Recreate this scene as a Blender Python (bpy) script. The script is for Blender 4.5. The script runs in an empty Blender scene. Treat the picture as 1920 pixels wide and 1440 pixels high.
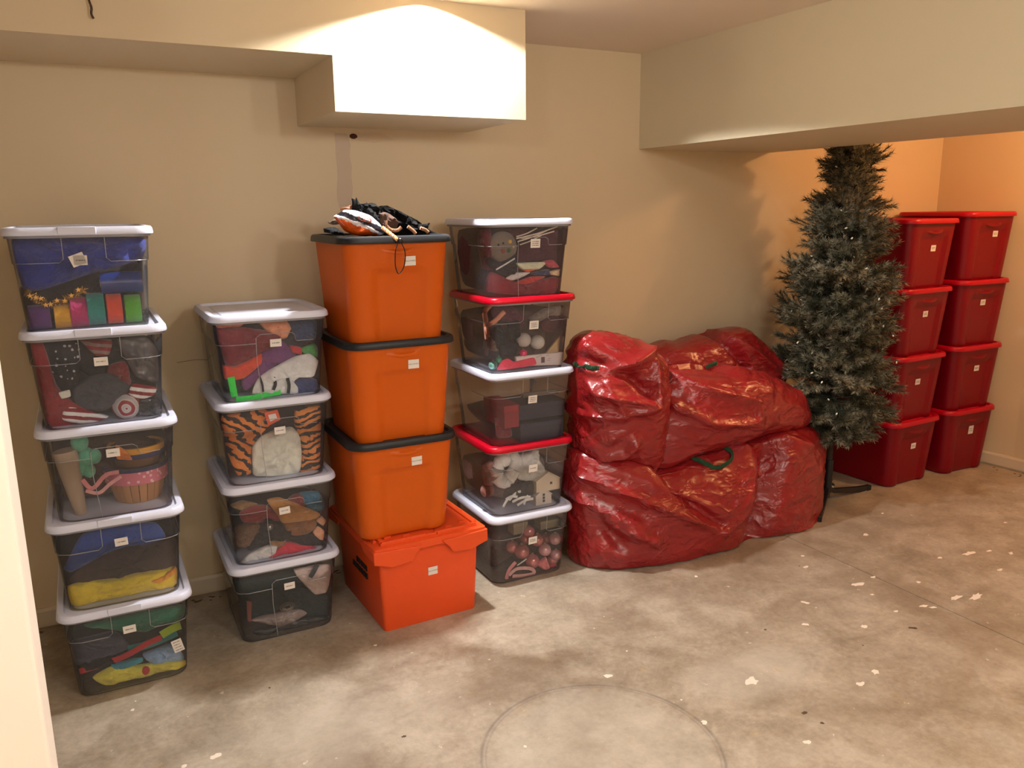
import bpy, bmesh, math, random
import numpy as np
from mathutils import Vector, Matrix, noise
from math import sin, cos, pi, radians, sqrt

random.seed(7)
SC = bpy.context.scene
COL = SC.collection

# ------------------------------------------------------------------ camera, world, lights, exposure
cam = bpy.data.cameras.new('camera'); cam.sensor_width = 36.0; cam.lens = 36.0 * 1541 / 1920
cam.clip_start = 0.05
camo = bpy.data.objects.new('camera', cam); COL.objects.link(camo)
yaw, pitch, roll = radians(27.35), radians(12.09), radians(-0.593)
fw = Vector((sin(yaw) * cos(pitch), cos(yaw) * cos(pitch), -sin(pitch)))
r0 = Vector((cos(yaw), -sin(yaw), 0)); u0 = r0.cross(fw)
rt = r0 * cos(roll) + u0 * sin(roll); up = -r0 * sin(roll) + u0 * cos(roll)
M = Matrix((rt, up, -fw)).transposed().to_4x4(); M.translation = (0, 0, 1.62)
camo.matrix_world = M
SC.camera = camo

w = bpy.data.worlds.new('world'); SC.world = w; w.use_nodes = True
w.node_tree.nodes['Background'].inputs[0].default_value = (1, .93, .85, 1)
w.node_tree.nodes['Background'].inputs[1].default_value = 0.02

def lamp(kind, name, loc, energy, col, aim=None, **kw):
    l = bpy.data.lights.new(name, kind); l.energy = energy; l.color = col
    for k, v in kw.items(): setattr(l, k, v)
    o = bpy.data.objects.new(name, l); o.location = loc; COL.objects.link(o)
    if aim is not None:
        o.rotation_euler = (Vector(aim) - Vector(loc)).to_track_quat('-Z', 'Y').to_euler()
    return o
NEUT = (1.0, .972, .945)
# recessed can right in front of the boxed duct, and added unseen fill points and the room downlights, just under the ceiling
lamp('SPOT', 'downlight_by_duct', (1.19, 2.895, 2.356), 240, (1.0, .975, .945), (1.19, 2.895, 0), spot_size=radians(149), spot_blend=.10, shadow_soft_size=.04)
for k, (x, y, e) in enumerate(((-.5, .1, 22), (1.25, -.1, 38), (2.2, -1.4, 36), (.1, -1.7, 22))):
    lamp('POINT', 'room_fill', (x, y, 2.22), e, NEUT, shadow_soft_size=.07)  # fill added to brighten walls and bin fronts, not real fixtures
for k, (x, y, e) in enumerate(((.25, .95, 22), (2.0, .75, 24))):
    lamp('SPOT', 'downlight_room', (x, y, 2.345), e, NEUT, (x, y, 0), spot_size=radians(140), spot_blend=.5, shadow_soft_size=.06)
# bare warm lamp in the alcove past the beam
lamp('POINT', 'alcove_lamp', (4.42, 2.15, 2.25), 34, (1.0, .52, .22), shadow_soft_size=.04)

SC.view_settings.view_transform = 'Standard'
SC.view_settings.look = 'None'
SC.view_settings.gamma = 1.0
SC.view_settings.use_curve_mapping = False
SC.view_settings.exposure = 0.1
SC.cycles.transparent_max_bounces = 48
SC.cycles.max_bounces = 10
SC.cycles.diffuse_bounces = 5

# ------------------------------------------------------------------ materials
def lin(c):
    return tuple(((v / 255) / 12.92 if v / 255 <= .04045 else ((v / 255 + .055) / 1.055) ** 2.4) for v in c)
class N:
    def __init__(s, name):
        s.m = bpy.data.materials.new(name); s.m.use_nodes = True; s.t = s.m.node_tree
        s.b = s.t.nodes['Principled BSDF']; s.out = s.t.nodes['Material Output']
    def n(s, typ, **kw):
        x = s.t.nodes.new(typ)
        for k, v in kw.items():
            if k.startswith('i_'):
                key = k[2:]; x.inputs[int(key) if key.isdigit() else key].default_value = v
            else: setattr(x, k, v)
        return x
    def l(s, a, b): s.t.links.new(a, b)
    def set(s, **kw):
        for k, v in kw.items(): s.b.inputs[k.replace('_', ' ')].default_value = v
        return s
    def noise(s, scale, detail=4, rough=.55, vec=None, dist=0):
        x = s.n('ShaderNodeTexNoise'); x.inputs['Scale'].default_value = scale; x.inputs['Detail'].default_value = detail
        x.inputs['Roughness'].default_value = rough; x.inputs['Distortion'].default_value = dist
        if vec is not None: s.l(vec, x.inputs['Vector'])
        return x.outputs[0]
    def ramp(s, fac, stops):
        x = s.n('ShaderNodeValToRGB'); e = x.color_ramp.elements
        while len(e) < len(stops): e.new(.5)
        for q, (p, c) in zip(e, stops):
            q.position = p; q.color = (*c, 1) if len(c) == 3 else c
        s.l(fac, x.inputs[0]); return x.outputs[0]
    def mix(s, fac, a, b, blend='MIX'):
        x = s.n('ShaderNodeMix', data_type='RGBA', blend_type=blend)
        for sock, v in ((x.inputs[0], fac), (x.inputs[6], a), (x.inputs[7], b)):
            if isinstance(v, (int, float)): sock.default_value = v
            elif isinstance(v, tuple): sock.default_value = (*v, 1)
            else: s.l(v, sock)
        return x.outputs[2]
    def math(s, op, a, b=None, c=None):
        x = s.n('ShaderNodeMath', operation=op)
        for sock, v in zip(x.inputs, (a, b, c)):
            if v is None: continue
            if isinstance(v, (int, float)): sock.default_value = v
            else: s.l(v, sock)
        return x.outputs[0]
    def obj(s): return s.n('ShaderNodeTexCoord').outputs['Object']
    def gen(s): return s.n('ShaderNodeNewGeometry').outputs['Position']
    def bump(s, h, strength=.3, dist=.01):
        x = s.n('ShaderNodeBump'); x.inputs['Strength'].default_value = strength; x.inputs['Distance'].default_value = dist
        s.l(h, x.inputs['Height']); s.l(x.outputs[0], s.b.inputs['Normal'])
    def col(s, c): s.l(c, s.b.inputs['Base Color'])
G01 = (0, 0, 0); G11 = (1, 1, 1)
MC = {}
def cached(f):
    def g(*a):
        k = (f.__name__,) + a
        if k not in MC: MC[k] = f(*a)
        return MC[k]
    return g

@cached
def m_cloth(c, fur=False):
    m = N('cloth'); L = lin(c); o = m.obj()
    n1 = m.noise(40, 5, .6, o)
    m.col(m.mix(n1, tuple(v * .72 for v in L), tuple(min(1, v * 1.2) for v in L)))
    m.set(Roughness=.85); m.b.inputs['Sheen Weight'].default_value = .25 if max(c) > 90 else .02
    if max(c) < 60: m.b.inputs['Specular IOR Level'].default_value = .2
    h1 = m.math('ABSOLUTE', m.math('SUBTRACT', m.noise(24, 4, .55, o, .8), .5))
    m.bump(m.math('ADD', m.math('MULTIPLY', h1, 1.0 if not fur else .2), m.math('MULTIPLY', m.noise(260 if not fur else 140, 6, .7, o), .12 if not fur else .5)), .6 if not fur else 1.0, .022 if not fur else .008)
    return m.m
@cached
def m_gloss(c, rough=.25):
    m = N('gloss_plastic'); L = lin(c); o = m.obj()
    m.col(m.mix(m.noise(12, 3, .5, o), tuple(v * .85 for v in L), L)); m.set(Roughness=rough)
    m.bump(m.noise(30, 3, .5, o), .35, .004); return m.m
@cached
def m_shiny(c):
    m = N('bauble_gloss'); L = lin(c); o = m.obj()
    m.col(m.mix(m.noise(25, 2, .5, o), tuple(v * .9 for v in L), L)); m.set(Roughness=.22, Metallic=.35); m.b.inputs['Coat Weight'].default_value = .6
    return m.m
@cached
def m_plain(c, rough=.5, metal=0.0):
    m = N('plastic'); L = lin(c); o = m.obj()
    m.col(m.mix(m.noise(18, 3, .5, o), tuple(v * .92 for v in L), L)); m.set(Roughness=rough, Metallic=metal)
    m.bump(m.noise(300, 2, .5, o), .06, .002); return m.m
@cached
def m_stripes(c):
    m = N('striped_cloth'); o = m.obj(); x = m.n('ShaderNodeSeparateXYZ'); m.l(o, x.inputs[0])
    z = m.math('ADD', x.outputs[2], m.math('MULTIPLY', x.outputs[0], .22))
    f = m.math('FRACT', m.math('MULTIPLY', z, 42.0))
    m.col(m.ramp(f, [(0, lin(c)), (.47, lin(c)), (.53, lin((140, 24, 40))), (1, lin((140, 24, 40)))])); m.set(Roughness=.85)
    return m.m
@cached
def m_stars(c):
    m = N('star_cloth'); o = m.obj(); v = m.n('ShaderNodeTexVoronoi'); v.inputs['Scale'].default_value = 48; m.l(o, v.inputs['Vector'])
    v.inputs['Randomness'].default_value = .5
    m.col(m.ramp(v.outputs['Distance'], [(0, lin((190, 190, 196))), (.2, lin((180, 180, 190))), (.24, lin(c)), (1, lin(c))])); m.set(Roughness=.8)
    return m.m
@cached
def m_tiger(c, rot):
    m = N('tiger_plush'); o = m.obj(); mp = m.n('ShaderNodeMapping'); m.l(o, mp.inputs[0])
    mp.inputs['Scale'].default_value = (1, 1, 1.9); mp.inputs['Rotation'].default_value = (0, rot, 0)
    wv = m.n('ShaderNodeTexWave'); wv.bands_direction = 'Z'; wv.inputs['Scale'].default_value = 7; wv.inputs['Distortion'].default_value = 7; wv.inputs['Detail'].default_value = 2.5; wv.inputs['Detail Scale'].default_value = 2.0
    m.l(mp.outputs[0], wv.inputs[0])
    m.col(m.ramp(wv.outputs[0], [(0, lin((26, 22, 22))), (.36, lin((30, 24, 22))), (.48, lin(c)), (1, lin(c))])); m.set(Roughness=.9)
    m.bump(m.noise(200, 5, .7, o), .8, .004); return m.m
@cached
def m_swirl(c):
    m = N('swirl_ball'); o = m.obj(); wv = m.n('ShaderNodeTexWave'); wv.wave_type = 'RINGS'; wv.rings_direction = 'Y'
    wv.inputs['Scale'].default_value = 14; wv.inputs['Distortion'].default_value = 3; m.l(o, wv.inputs[0])
    m.col(m.ramp(wv.outputs[0], [(0, lin((150, 20, 34))), (.4, lin((150, 20, 34))), (.5, lin((210, 200, 196))), (1, lin(c))])); m.set(Roughness=.6)
    return m.m
@cached
def m_dots():
    m = N('dotted_band'); o = m.obj(); v = m.n('ShaderNodeTexVoronoi'); v.inputs['Scale'].default_value = 55; m.l(o, v.inputs['Vector'])
    m.col(m.ramp(v.outputs['Distance'], [(0, lin((232, 190, 198))), (.22, lin((232, 190, 198))), (.3, lin((206, 116, 134))), (1, lin((206, 116, 134)))])); m.set(Roughness=.8)
    return m.m
@cached
def m_wall(c, k):
    m = N('painted_wall'); p = m.gen(); L = lin(c)
    n1 = m.noise(1.3, 4, .6, p); n2 = m.noise(220, 3, .6, p)
    m.col(m.mix(n1, tuple(v * .95 for v in L), tuple(v * 1.03 for v in L))); m.set(Roughness=.62)
    m.bump(n2, .05, .003); return m.m
def m_clear(name, haze=.085, tint=(.98, .982, .985), rough=.12):
    m = N(name); t = m.t
    tr = m.n('ShaderNodeBsdfTransparent'); tr.inputs[0].default_value = (*tint, 1)
    df = m.n('ShaderNodeBsdfTranslucent'); df.inputs[0].default_value = (.85, .85, .88, 1)
    d2 = m.n('ShaderNodeBsdfDiffuse'); d2.inputs[0].default_value = (.8, .8, .83, 1)
    gl = m.n('ShaderNodeBsdfGlossy'); gl.inputs['Roughness'].default_value = rough
    a = m.n('ShaderNodeMixShader'); a.inputs[0].default_value = .5; m.l(df.outputs[0], a.inputs[1]); m.l(d2.outputs[0], a.inputs[2])
    b = m.n('ShaderNodeMixShader')
    hz = m.math('ADD', haze, m.math('MULTIPLY', m.noise(3.0, 3, .6, m.obj()), haze * .5)); m.l(hz, b.inputs[0])
    m.l(tr.outputs[0], b.inputs[1]); m.l(a.outputs[0], b.inputs[2])
    fr = m.n('ShaderNodeFresnel'); fr.inputs[0].default_value = 1.35
    c = m.n('ShaderNodeMixShader'); m.l(fr.outputs[0], c.inputs[0]); m.l(b.outputs[0], c.inputs[1]); m.l(gl.outputs[0], c.inputs[2])
    m.l(c.outputs[0], m.out.inputs[0]); return m.m
CLEAR = m_clear('clear_bin_plastic')
RIB = m_clear('clear_bin_edge', .34, (.95, .95, .97), .2)
LENS = m_clear('clear_bulb', .3, (.98, .97, .94), .08)

def m_tote(name, c, trans, rough=.38):
    m = N(name); L = lin(c); o = m.obj()
    m.col(m.mix(m.noise(5, 4, .6, o), tuple(v * .9 for v in L), L)); m.set(Roughness=rough)
    m.b.inputs['Specular IOR Level'].default_value = .3
    m.bump(m.noise(420, 2, .5, o), .1, .002)
    if trans:
        tl = m.n('ShaderNodeBsdfTranslucent'); tl.inputs[0].default_value = (*L, 1)
        x = m.n('ShaderNodeMixShader'); x.inputs[0].default_value = trans
        m.l(m.b.outputs[0], x.inputs[1]); m.l(tl.outputs[0], x.inputs[2]); m.l(x.outputs[0], m.out.inputs[0])
    return m.m
ORANGE = m_tote('orange_tote_plastic', (230, 108, 26), .3)
CRATE = m_tote('orange_red_crate_plastic', (228, 84, 36), 0, .42)
REDTOTE = m_tote('red_tote_plastic', (122, 0, 18), 0, .36)
REDLID = m_tote('red_lid_plastic', (180, 4, 32), 0, .34)
WHITELID = m_tote('white_lid_plastic', (218, 222, 242), 0, .4)
BLACKLID = m_tote('black_lid_plastic', (34, 36, 40), 0, .42)
PAPER = m_plain((226, 220, 214), .75)
INK = m_plain((88, 80, 78), .8)

def m_bag():
    m = N('red_woven_bag_plastic'); p = m.obj()
    n1 = m.noise(4, 4, .6, p)
    m.col(m.mix(n1, lin((126, 18, 24)), lin((150, 32, 34)))); m.set(Roughness=.31)
    m.b.inputs['Coat Weight'].default_value = .3; m.b.inputs['Coat Roughness'].default_value = .2
    ns = m.n('ShaderNodeTexNoise'); ns.inputs['Scale'].default_value = 5; ns.inputs['Detail'].default_value = 2; m.l(p, ns.inputs[0])
    sc = m.n('ShaderNodeVectorMath', operation='SCALE'); sc.inputs['Scale'].default_value = .1; m.l(ns.outputs['Color'], sc.inputs[0])
    wv = m.n('ShaderNodeVectorMath', operation='ADD'); m.l(p, wv.inputs[0]); m.l(sc.outputs[0], wv.inputs[1])
    def crease(scale, ang, st, thr):      # sparse sharp wrinkles running one way
        mp = m.n('ShaderNodeMapping'); m.l(wv.outputs[0], mp.inputs[0]); mp.inputs['Rotation'].default_value = (0, ang, 0); mp.inputs['Scale'].default_value = (st, 1, 1)
        r = m.math('ABSOLUTE', m.math('SUBTRACT', m.noise(scale, 1.5, .5, mp.outputs[0]), .5))
        r = m.math('SUBTRACT', 1.0, m.math('MINIMUM', m.math('MULTIPLY', r, 9.0), 1.0))
        k = m.n('ShaderNodeMapRange'); m.l(m.noise(scale * .45, 2, .5, mp.outputs[0]), k.inputs[0]); k.inputs[1].default_value = thr; k.inputs[2].default_value = thr + .14
        return m.math('MULTIPLY', r, k.outputs[0])
    h = None
    for scale, ang, st, thr, a in ((8, .5, .32, .46, 1.1), (9, -.6, .32, .47, 1.0), (19, .9, .4, .5, .5), (21, -.2, .4, .5, .5), (40, 1.3, .5, .52, .22), (43, .2, .5, .52, .22)):
        t = m.math('MULTIPLY', crease(scale, ang, st, thr), a); h = t if h is None else m.math('ADD', h, t)
    m.bump(h, .6, .013)
    return m.m
BAG = m_bag()
HANDLE = m_cloth((16, 62, 34))

def m_floor():
    m = N('stained_concrete'); p = m.gen()
    n1 = m.noise(1.7, 12, .68, p, .25); n2 = m.noise(5.0, 12, .7, p, .35); n3 = m.noise(45, 6, .7, p)
    base = m.ramp(n1, [(.3, lin((112, 98, 78))), (.45, lin((142, 128, 108))), (.54, lin((168, 156, 138))), (.74, lin((180, 170, 154)))])
    mott = m.ramp(n2, [(.38, lin((116, 102, 84))), (.5, lin((156, 143, 124))), (.62, lin((188, 177, 160)))])
    c = m.mix(.5, base, mott)
    c = m.mix(.22, c, m.ramp(n3, [(.3, lin((120, 108, 92))), (.7, lin((206, 196, 180)))]))
    x = m.n('ShaderNodeSeparateXYZ'); m.l(p, x.inputs[0]); px, py = x.outputs[0], x.outputs[1]
    wob = m.math('MULTIPLY', m.math('SUBTRACT', m.noise(5, 10, .66, p), .5), .34)
    def dist(cx, cy, sx=1, sy=1):
        dx = m.math('MULTIPLY', m.math('SUBTRACT', px, cx), sx); dy = m.math('MULTIPLY', m.math('SUBTRACT', py, cy), sy)
        return m.math('SQRT', m.math('ADD', m.math('MULTIPLY', dx, dx), m.math('MULTIPLY', dy, dy)))
    def ringmask(cx, cy, r, wd, sx=1, sy=1, wb=1.0):
        d = m.math('ABSOLUTE', m.math('SUBTRACT', m.math('ADD', dist(cx, cy, sx, sy), m.math('MULTIPLY', wob, wb)), r))
        return m.math('SUBTRACT', 1.0, m.math('SMOOTH_MIN', m.math('DIVIDE', d, wd), 1.0, .2))
    def blot(cx, cy, r, soft, sx=1, sy=1):
        d = m.math('ADD', dist(cx, cy, sx, sy), wob)
        mr = m.n('ShaderNodeMapRange', interpolation_type='SMOOTHSTEP'); m.l(d, mr.inputs[0]); mr.inputs[1].default_value = r - soft; mr.inputs[2].default_value = r + soft; mr.inputs[3].default_value = 1; mr.inputs[4].default_value = 0
        return mr.outputs[0]
    BR = lin((112, 92, 70)); 
    patch = m.ramp(m.noise(3.2, 10, .72, p), [(.36, (.12, .12, .12)), (.58, (1, 1, 1))])
    for (a, k) in ((ringmask(.98, 2.2, .40, .10, 1, 1.0), 0.85), (blot(1.14, 2.32, .16, .12), 0.63), (blot(.55, 1.98, .14, .1, 1, 1.4), 0.59), (blot(.05, 1.95, .30, .12, 1, 2.2), 0.84), (ringmask(.2, 1.7, .3, .06), 0.56),
                   (blot(1.75, 2.5, .10, .09, 1, .6), 0.49), (ringmask(2.4, 1.9, .5, .12, 1, 1.4), 0.39), (blot(2.5, 2.72, .35, .2, .6, 1.5), 0.49), (blot(2.95, 2.0, .25, .2, 1.6, .5), 0.42), (blot(3.6, 2.75, .35, .2, .5, 1.3), 0.35)):
        c = m.mix(m.math('MULTIPLY', m.math('MULTIPLY', a, k), patch), c, BR)
    # pale cleaned patches
    for (a, k) in ((blot(.55, 2.35, .22, .2, .7, 1.3), .35), (blot(1.25, 1.83, .33, .05), .28), (blot(1.95, 1.95, .2, .08, .8, 1.6), .32)):
        c = m.mix(m.math('MULTIPLY', a, k), c, lin((206, 200, 186)))
    # drum mark: a thin grey circle, doubled and broken
    brk = m.ramp(m.noise(6, 3, .6, p), [(.3, (.15, .15, .15)), (.5, (1, 1, 1))])
    for r, wd, k in ((.365, .008, .55), (.352, .005, .3)):
        c = m.mix(m.math('MULTIPLY', m.math('MULTIPLY', ringmask(1.243, 1.834, r, wd, 1, 1, .035), k), brk), c, lin((92, 88, 88)))
    # yellow rust freckles
    yl = m.ramp(m.noise(9, 6, .7, p), [(.62, (0, 0, 0)), (.75, (.5, .5, .5))])
    c = m.mix(yl, c, lin((176, 146, 74)))
    wp = m.ramp(m.noise(24, 3, .6, p), [(.69, (0, 0, 0)), (.74, (.6, .6, .6))])
    c = m.mix(wp, c, lin((222, 214, 200)))
    m.col(c)
    m.l(m.ramp(n2, [(.3, (.38,) * 3), (.7, (.62,) * 3)]), m.b.inputs['Roughness'])
    m.bump(m.math('ADD', n3, n2), .12, .004)
    return m.m
FLOOR = m_floor()

# ------------------------------------------------------------------ mesh helpers
def link(name, verts, faces, mat, parent=None, smooth=True, loc=None, angle=40):
    me = bpy.data.meshes.new(name)
    if loc is not None: verts = [(v[0] - loc[0], v[1] - loc[1], v[2] - loc[2]) for v in verts]
    me.from_pydata([tuple(v) for v in verts], [], faces); me.update()
    if smooth: smooth_by(me, angle)
    me.materials.append(mat)
    o = bpy.data.objects.new(name, me); COL.objects.link(o)
    if parent is not None: o.parent = parent
    if loc is not None: o.location = loc
    return o
def smooth_by(me, angle):
    me.polygons.foreach_set('use_smooth', [True] * len(me.polygons))
    me.set_sharp_from_angle(angle=radians(angle))
def tag(o, label, cat, group=None, kind=None):
    if label: o['label'] = label
    if cat: o['category'] = cat
    if group: o['group'] = group
    if kind: o['kind'] = kind
    return o
def empty(name, loc, rz=0):
    o = bpy.data.objects.new(name, None); COL.objects.link(o); o.location = loc; o.rotation_euler = (0, 0, rz); o.empty_display_size = .05
    return o
class MB:
    def __init__(s): s.v = []; s.f = []
    def add(s, v, f):
        k = len(s.v); s.v += [tuple(q) for q in v]; s.f += [tuple(i + k for i in q) for q in f]; return s
    def box(s, x0, x1, y0, y1, z0, z1):
        return s.add([(x0, y0, z0), (x1, y0, z0), (x1, y1, z0), (x0, y1, z0), (x0, y0, z1), (x1, y0, z1), (x1, y1, z1), (x0, y1, z1)],
                     [(0, 3, 2, 1), (4, 5, 6, 7), (0, 1, 5, 4), (1, 2, 6, 5), (2, 3, 7, 6), (3, 0, 4, 7)])
    def loft(s, rings, cap0=True, cap1=True, closed=True):
        n = len(rings[0]); k = len(s.v)
        for r in rings: s.v += [tuple(q) for q in r]
        for i in range(len(rings) - 1):
            for j in range(n if closed else n - 1):
                a = k + i * n + j; b = k + i * n + (j + 1) % n
                s.f.append((a, b, b + n, a + n))
        if cap0: s.f.append(tuple(k + j for j in range(n))[::-1])
        if cap1: s.f.append(tuple(k + (len(rings) - 1) * n + j for j in range(n)))
        return s
    def tube(s, pts, rad, n=6, flat=1.0, closed=False, up=Vector((0, 0, 1))):
        pts = [Vector(p) for p in pts]; m = len(pts); rings = []
        for i, p in enumerate(pts):
            a = pts[(i - 1) % m] if closed or i else pts[0]; b = pts[(i + 1) % m] if closed or i < m - 1 else pts[-1]
            t = (b - a).normalized(); q = up if abs(t.dot(up)) < .95 else Vector((0, 1, 0))
            u = t.cross(q).normalized(); v = u.cross(t)
            r = rad[i] if isinstance(rad, (list, tuple)) else rad
            rings.append([p + (u * cos(2 * pi * j / n) * flat + v * sin(2 * pi * j / n)) * r for j in range(n)])
        if closed: rings.append(rings[0]); return s.loft(rings, False, False)
        return s.loft(rings)
    def prism(s, poly, axis, a, b):   # polygon in the two other axes, extruded along axis from a to b
        def mk(p, t): return {'y': (p[0], t, p[1]), 'x': (t, p[0], p[1]), 'z': (p[0], p[1], t)}[axis]
        return s.loft([[mk(p, a) for p in poly], [mk(p, b) for p in poly]])
    def build(s, name, mat, parent=None, smooth=True, loc=None, angle=40):
        o = link(name, s.v, s.f, mat, parent, smooth, loc, angle)
        bm = bmesh.new(); bm.from_mesh(o.data); bmesh.ops.recalc_face_normals(bm, faces=bm.faces); bm.to_mesh(o.data); bm.free()
        return o
def bevel(o, wd, seg=2):
    m = o.modifiers.new('bevel', 'BEVEL'); m.width = wd; m.segments = seg; m.limit_method = 'ANGLE'; m.angle_limit = radians(35); return o
def catmull(p, n=6, closed=False, k_=1.0):
    p = [Vector(q) for q in p]; out = []; m = len(p)
    for i in range(m if closed else m - 1):
        a, b, c, d = (p[(i - 1) % m] if closed or i else p[0]), p[i], p[(i + 1) % m], (p[(i + 2) % m] if closed or i + 2 < m else p[-1])
        for k in range(n):
            t = k / n
            q1, q2 = (c - a) * .5 * k_, (d - b) * .5 * k_
            out.append(b * (2 * t ** 3 - 3 * t * t + 1) + q1 * (t ** 3 - 2 * t * t + t) + c * (3 * t * t - 2 * t ** 3) + q2 * (t ** 3 - t * t))
    if not closed: out.append(p[-1])
    return out
def rrect(wd, d, r, z, seg=5, side=1):
    """Rounded rectangle, counter-clockwise, starting on the front (-y) edge's right end of the left corner; side = cuts per straight edge."""
    r = min(r, wd / 2 - 1e-4, d / 2 - 1e-4); out = []
    cs = [(-wd / 2 + r, -d / 2 + r, pi), (wd / 2 - r, -d / 2 + r, 1.5 * pi), (wd / 2 - r, d / 2 - r, 0), (-wd / 2 + r, d / 2 - r, .5 * pi)]
    for i, (cx, cy, a0) in enumerate(cs):
        for k in range(seg + 1):
            a = a0 + k / seg * pi / 2; out.append((cx + r * cos(a), cy + r * sin(a), z))
        nx, ny, na = cs[(i + 1) % 4]; p = out[-1]; q = (nx + r * cos(na), ny + r * sin(na), z)
        for k in range(1, side): out.append(tuple(p[j] + (q[j] - p[j]) * k / side for j in range(3)))
    return out

# ------------------------------------------------------------------ the room
WALLC = (213, 195, 162)
WALL = m_wall(WALLC, 0); CEIL = m_wall((232, 218, 200), 1); BASE = m_plain((214, 200, 176), .5)
ROOMX0, ROOMX1, ROOMY0, YB = -1.7, 5.0, -2.2, 3.54
ZC = 2.36
def struct(name, mb, mat, parent=None, smooth=False, kind='structure'):
    o = mb.build(name, mat, parent, smooth)
    if parent is None: o['kind'] = kind
    return o
gx = 2.984
fl = struct('floor', MB().box(ROOMX0 - .1, gx - .003, ROOMY0 - .1, YB + .1, -.12, 0).box(gx + .003, ROOMX1 + .2, ROOMY0 - .1, YB + .1, -.12, 0).box(gx - .003, gx + .003, ROOMY0, YB, -.12, -.006), FLOOR)
struct('wall_back', MB().box(ROOMX0 - .1, ROOMX1 + .2, YB, YB + .12, 0, ZC), WALL)
rw = MB(); pl = [(4.925, YB + .01), (4.985, 2.9), (5.0, ROOMY0), (5.15, ROOMY0), (5.15, YB + .01)]
struct('wall_right', rw.prism(pl, 'z', 0, ZC), WALL)
struct('wall_front', MB().box(ROOMX0 - .1, ROOMX1 + .2, ROOMY0 - .12, ROOMY0, 0, ZC), WALL)
struct('wall_side', MB().box(ROOMX0 - .12, ROOMX0, ROOMY0, YB, 0, ZC), WALL)
struct('ceiling', MB().box(ROOMX0 - .1, ROOMX1 + .2, ROOMY0 - .1, YB + .1, ZC, ZC + .1), CEIL)
lw = struct('wall_left', MB().box(ROOMX0 + .002, -.1265, 1.36, 1.47, 0, ZC), m_wall((246, 236, 224), 2))
bevel(lw, .006)
struct('ceiling_duct', MB().prism([(ROOMX0, 2.145), (.848, 2.145), (.848, 1.958), (1.61, 1.958), (1.61, ZC + .02), (ROOMX0, ZC + .02)], 'y', 2.97, YB + .02), WALL)
struct('ceiling_beam', MB().box(2.57, 3.45, ROOMY0, YB + .02, 1.905, ZC + .02), m_wall((214, 204, 176), 3))
def base(name, p0, p1, n):
    t, h = .012, .083
    mb = MB(); a = Vector((*p0, 0)); b = Vector((*p1, 0)); nn = Vector((*n, 0)) * t
    prof = [(0, .012), (1, .012), (1, .07), (.55, h), (0, h)]
    mb.loft([[q + nn * u + Vector((0, 0, z)) for u, z in prof] for q in (a, b)])
    o = mb.build(name, BASE, None, False); o['kind'] = 'structure'
base('baseboard_back', (ROOMX0, YB), (4.92, YB), (0, -1))
base('baseboard_right', (4.924, YB - .01), (4.984, 2.9), (-1, 0)); 
base('baseboard_right', (4.984, 2.9), (5.0, ROOMY0), (-1, 0))
# joint compound scraped over the wall below the duct, with the hole beside it
W = bpy.data.objects['wall_back']
pts = []
rnd = random.Random(3)
L_ = [(1.005 + rnd.uniform(-.006, .006), 1.935 - .045 * k) for k in range(9)]; R_ = [(1.06 + .012 * k / 8 + rnd.uniform(-.008, .008), 1.935 - .045 * k) for k in range(9)]
MB().prism([(x, z) for x, z in L_] + [(x, z) for x, z in R_[::-1]], 'y', YB - .0012, YB + .001).build('filler_patch', m_wall((198, 179, 156), 5), W, False)
MB().prism([(1.074, 1.94), (1.20, 1.945), (1.27, 1.915), (1.17, 1.9), (1.08, 1.91)], 'y', YB - .0011, YB + .001).build('filler_patch', m_wall((208, 187, 155), 6), W, False)
hole = MB(); ring = [(1.083 + .017 * cos(a * pi / 8) * (1 + .15 * sin(3 * a)), 1.925 + .011 * sin(a * pi / 8)) for a in range(16)]
hole.prism(ring, 'y', YB - .0016, YB + .001); hole.build('wall_hole', m_plain((70, 34, 24), .9), W, False)
for zz, xa, xb in ((1.02, .30, .86), (1.035, .55, .83)):
    MB().tube([(xa + (xb - xa) * k / 8, YB - .0003, zz + .006 * sin(k * 1.7)) for k in range(9)], .0012, 4).build('wall_crack', m_plain((150, 130, 104), .9), W, False)
wr = MB().tube(catmull([(.105, 2.966, 2.262), (.104, 2.955, 2.245), (.108, 2.95, 2.225), (.106, 2.952, 2.208), (.111, 2.958, 2.196)], 5), .0035, 6)
tag(wr.build('loose_wire', m_plain((70, 46, 30), .6), None, True, (.105, 2.96, 2.2)), 'short dark wire poking out of the ceiling duct at the upper left', 'wire')

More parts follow.
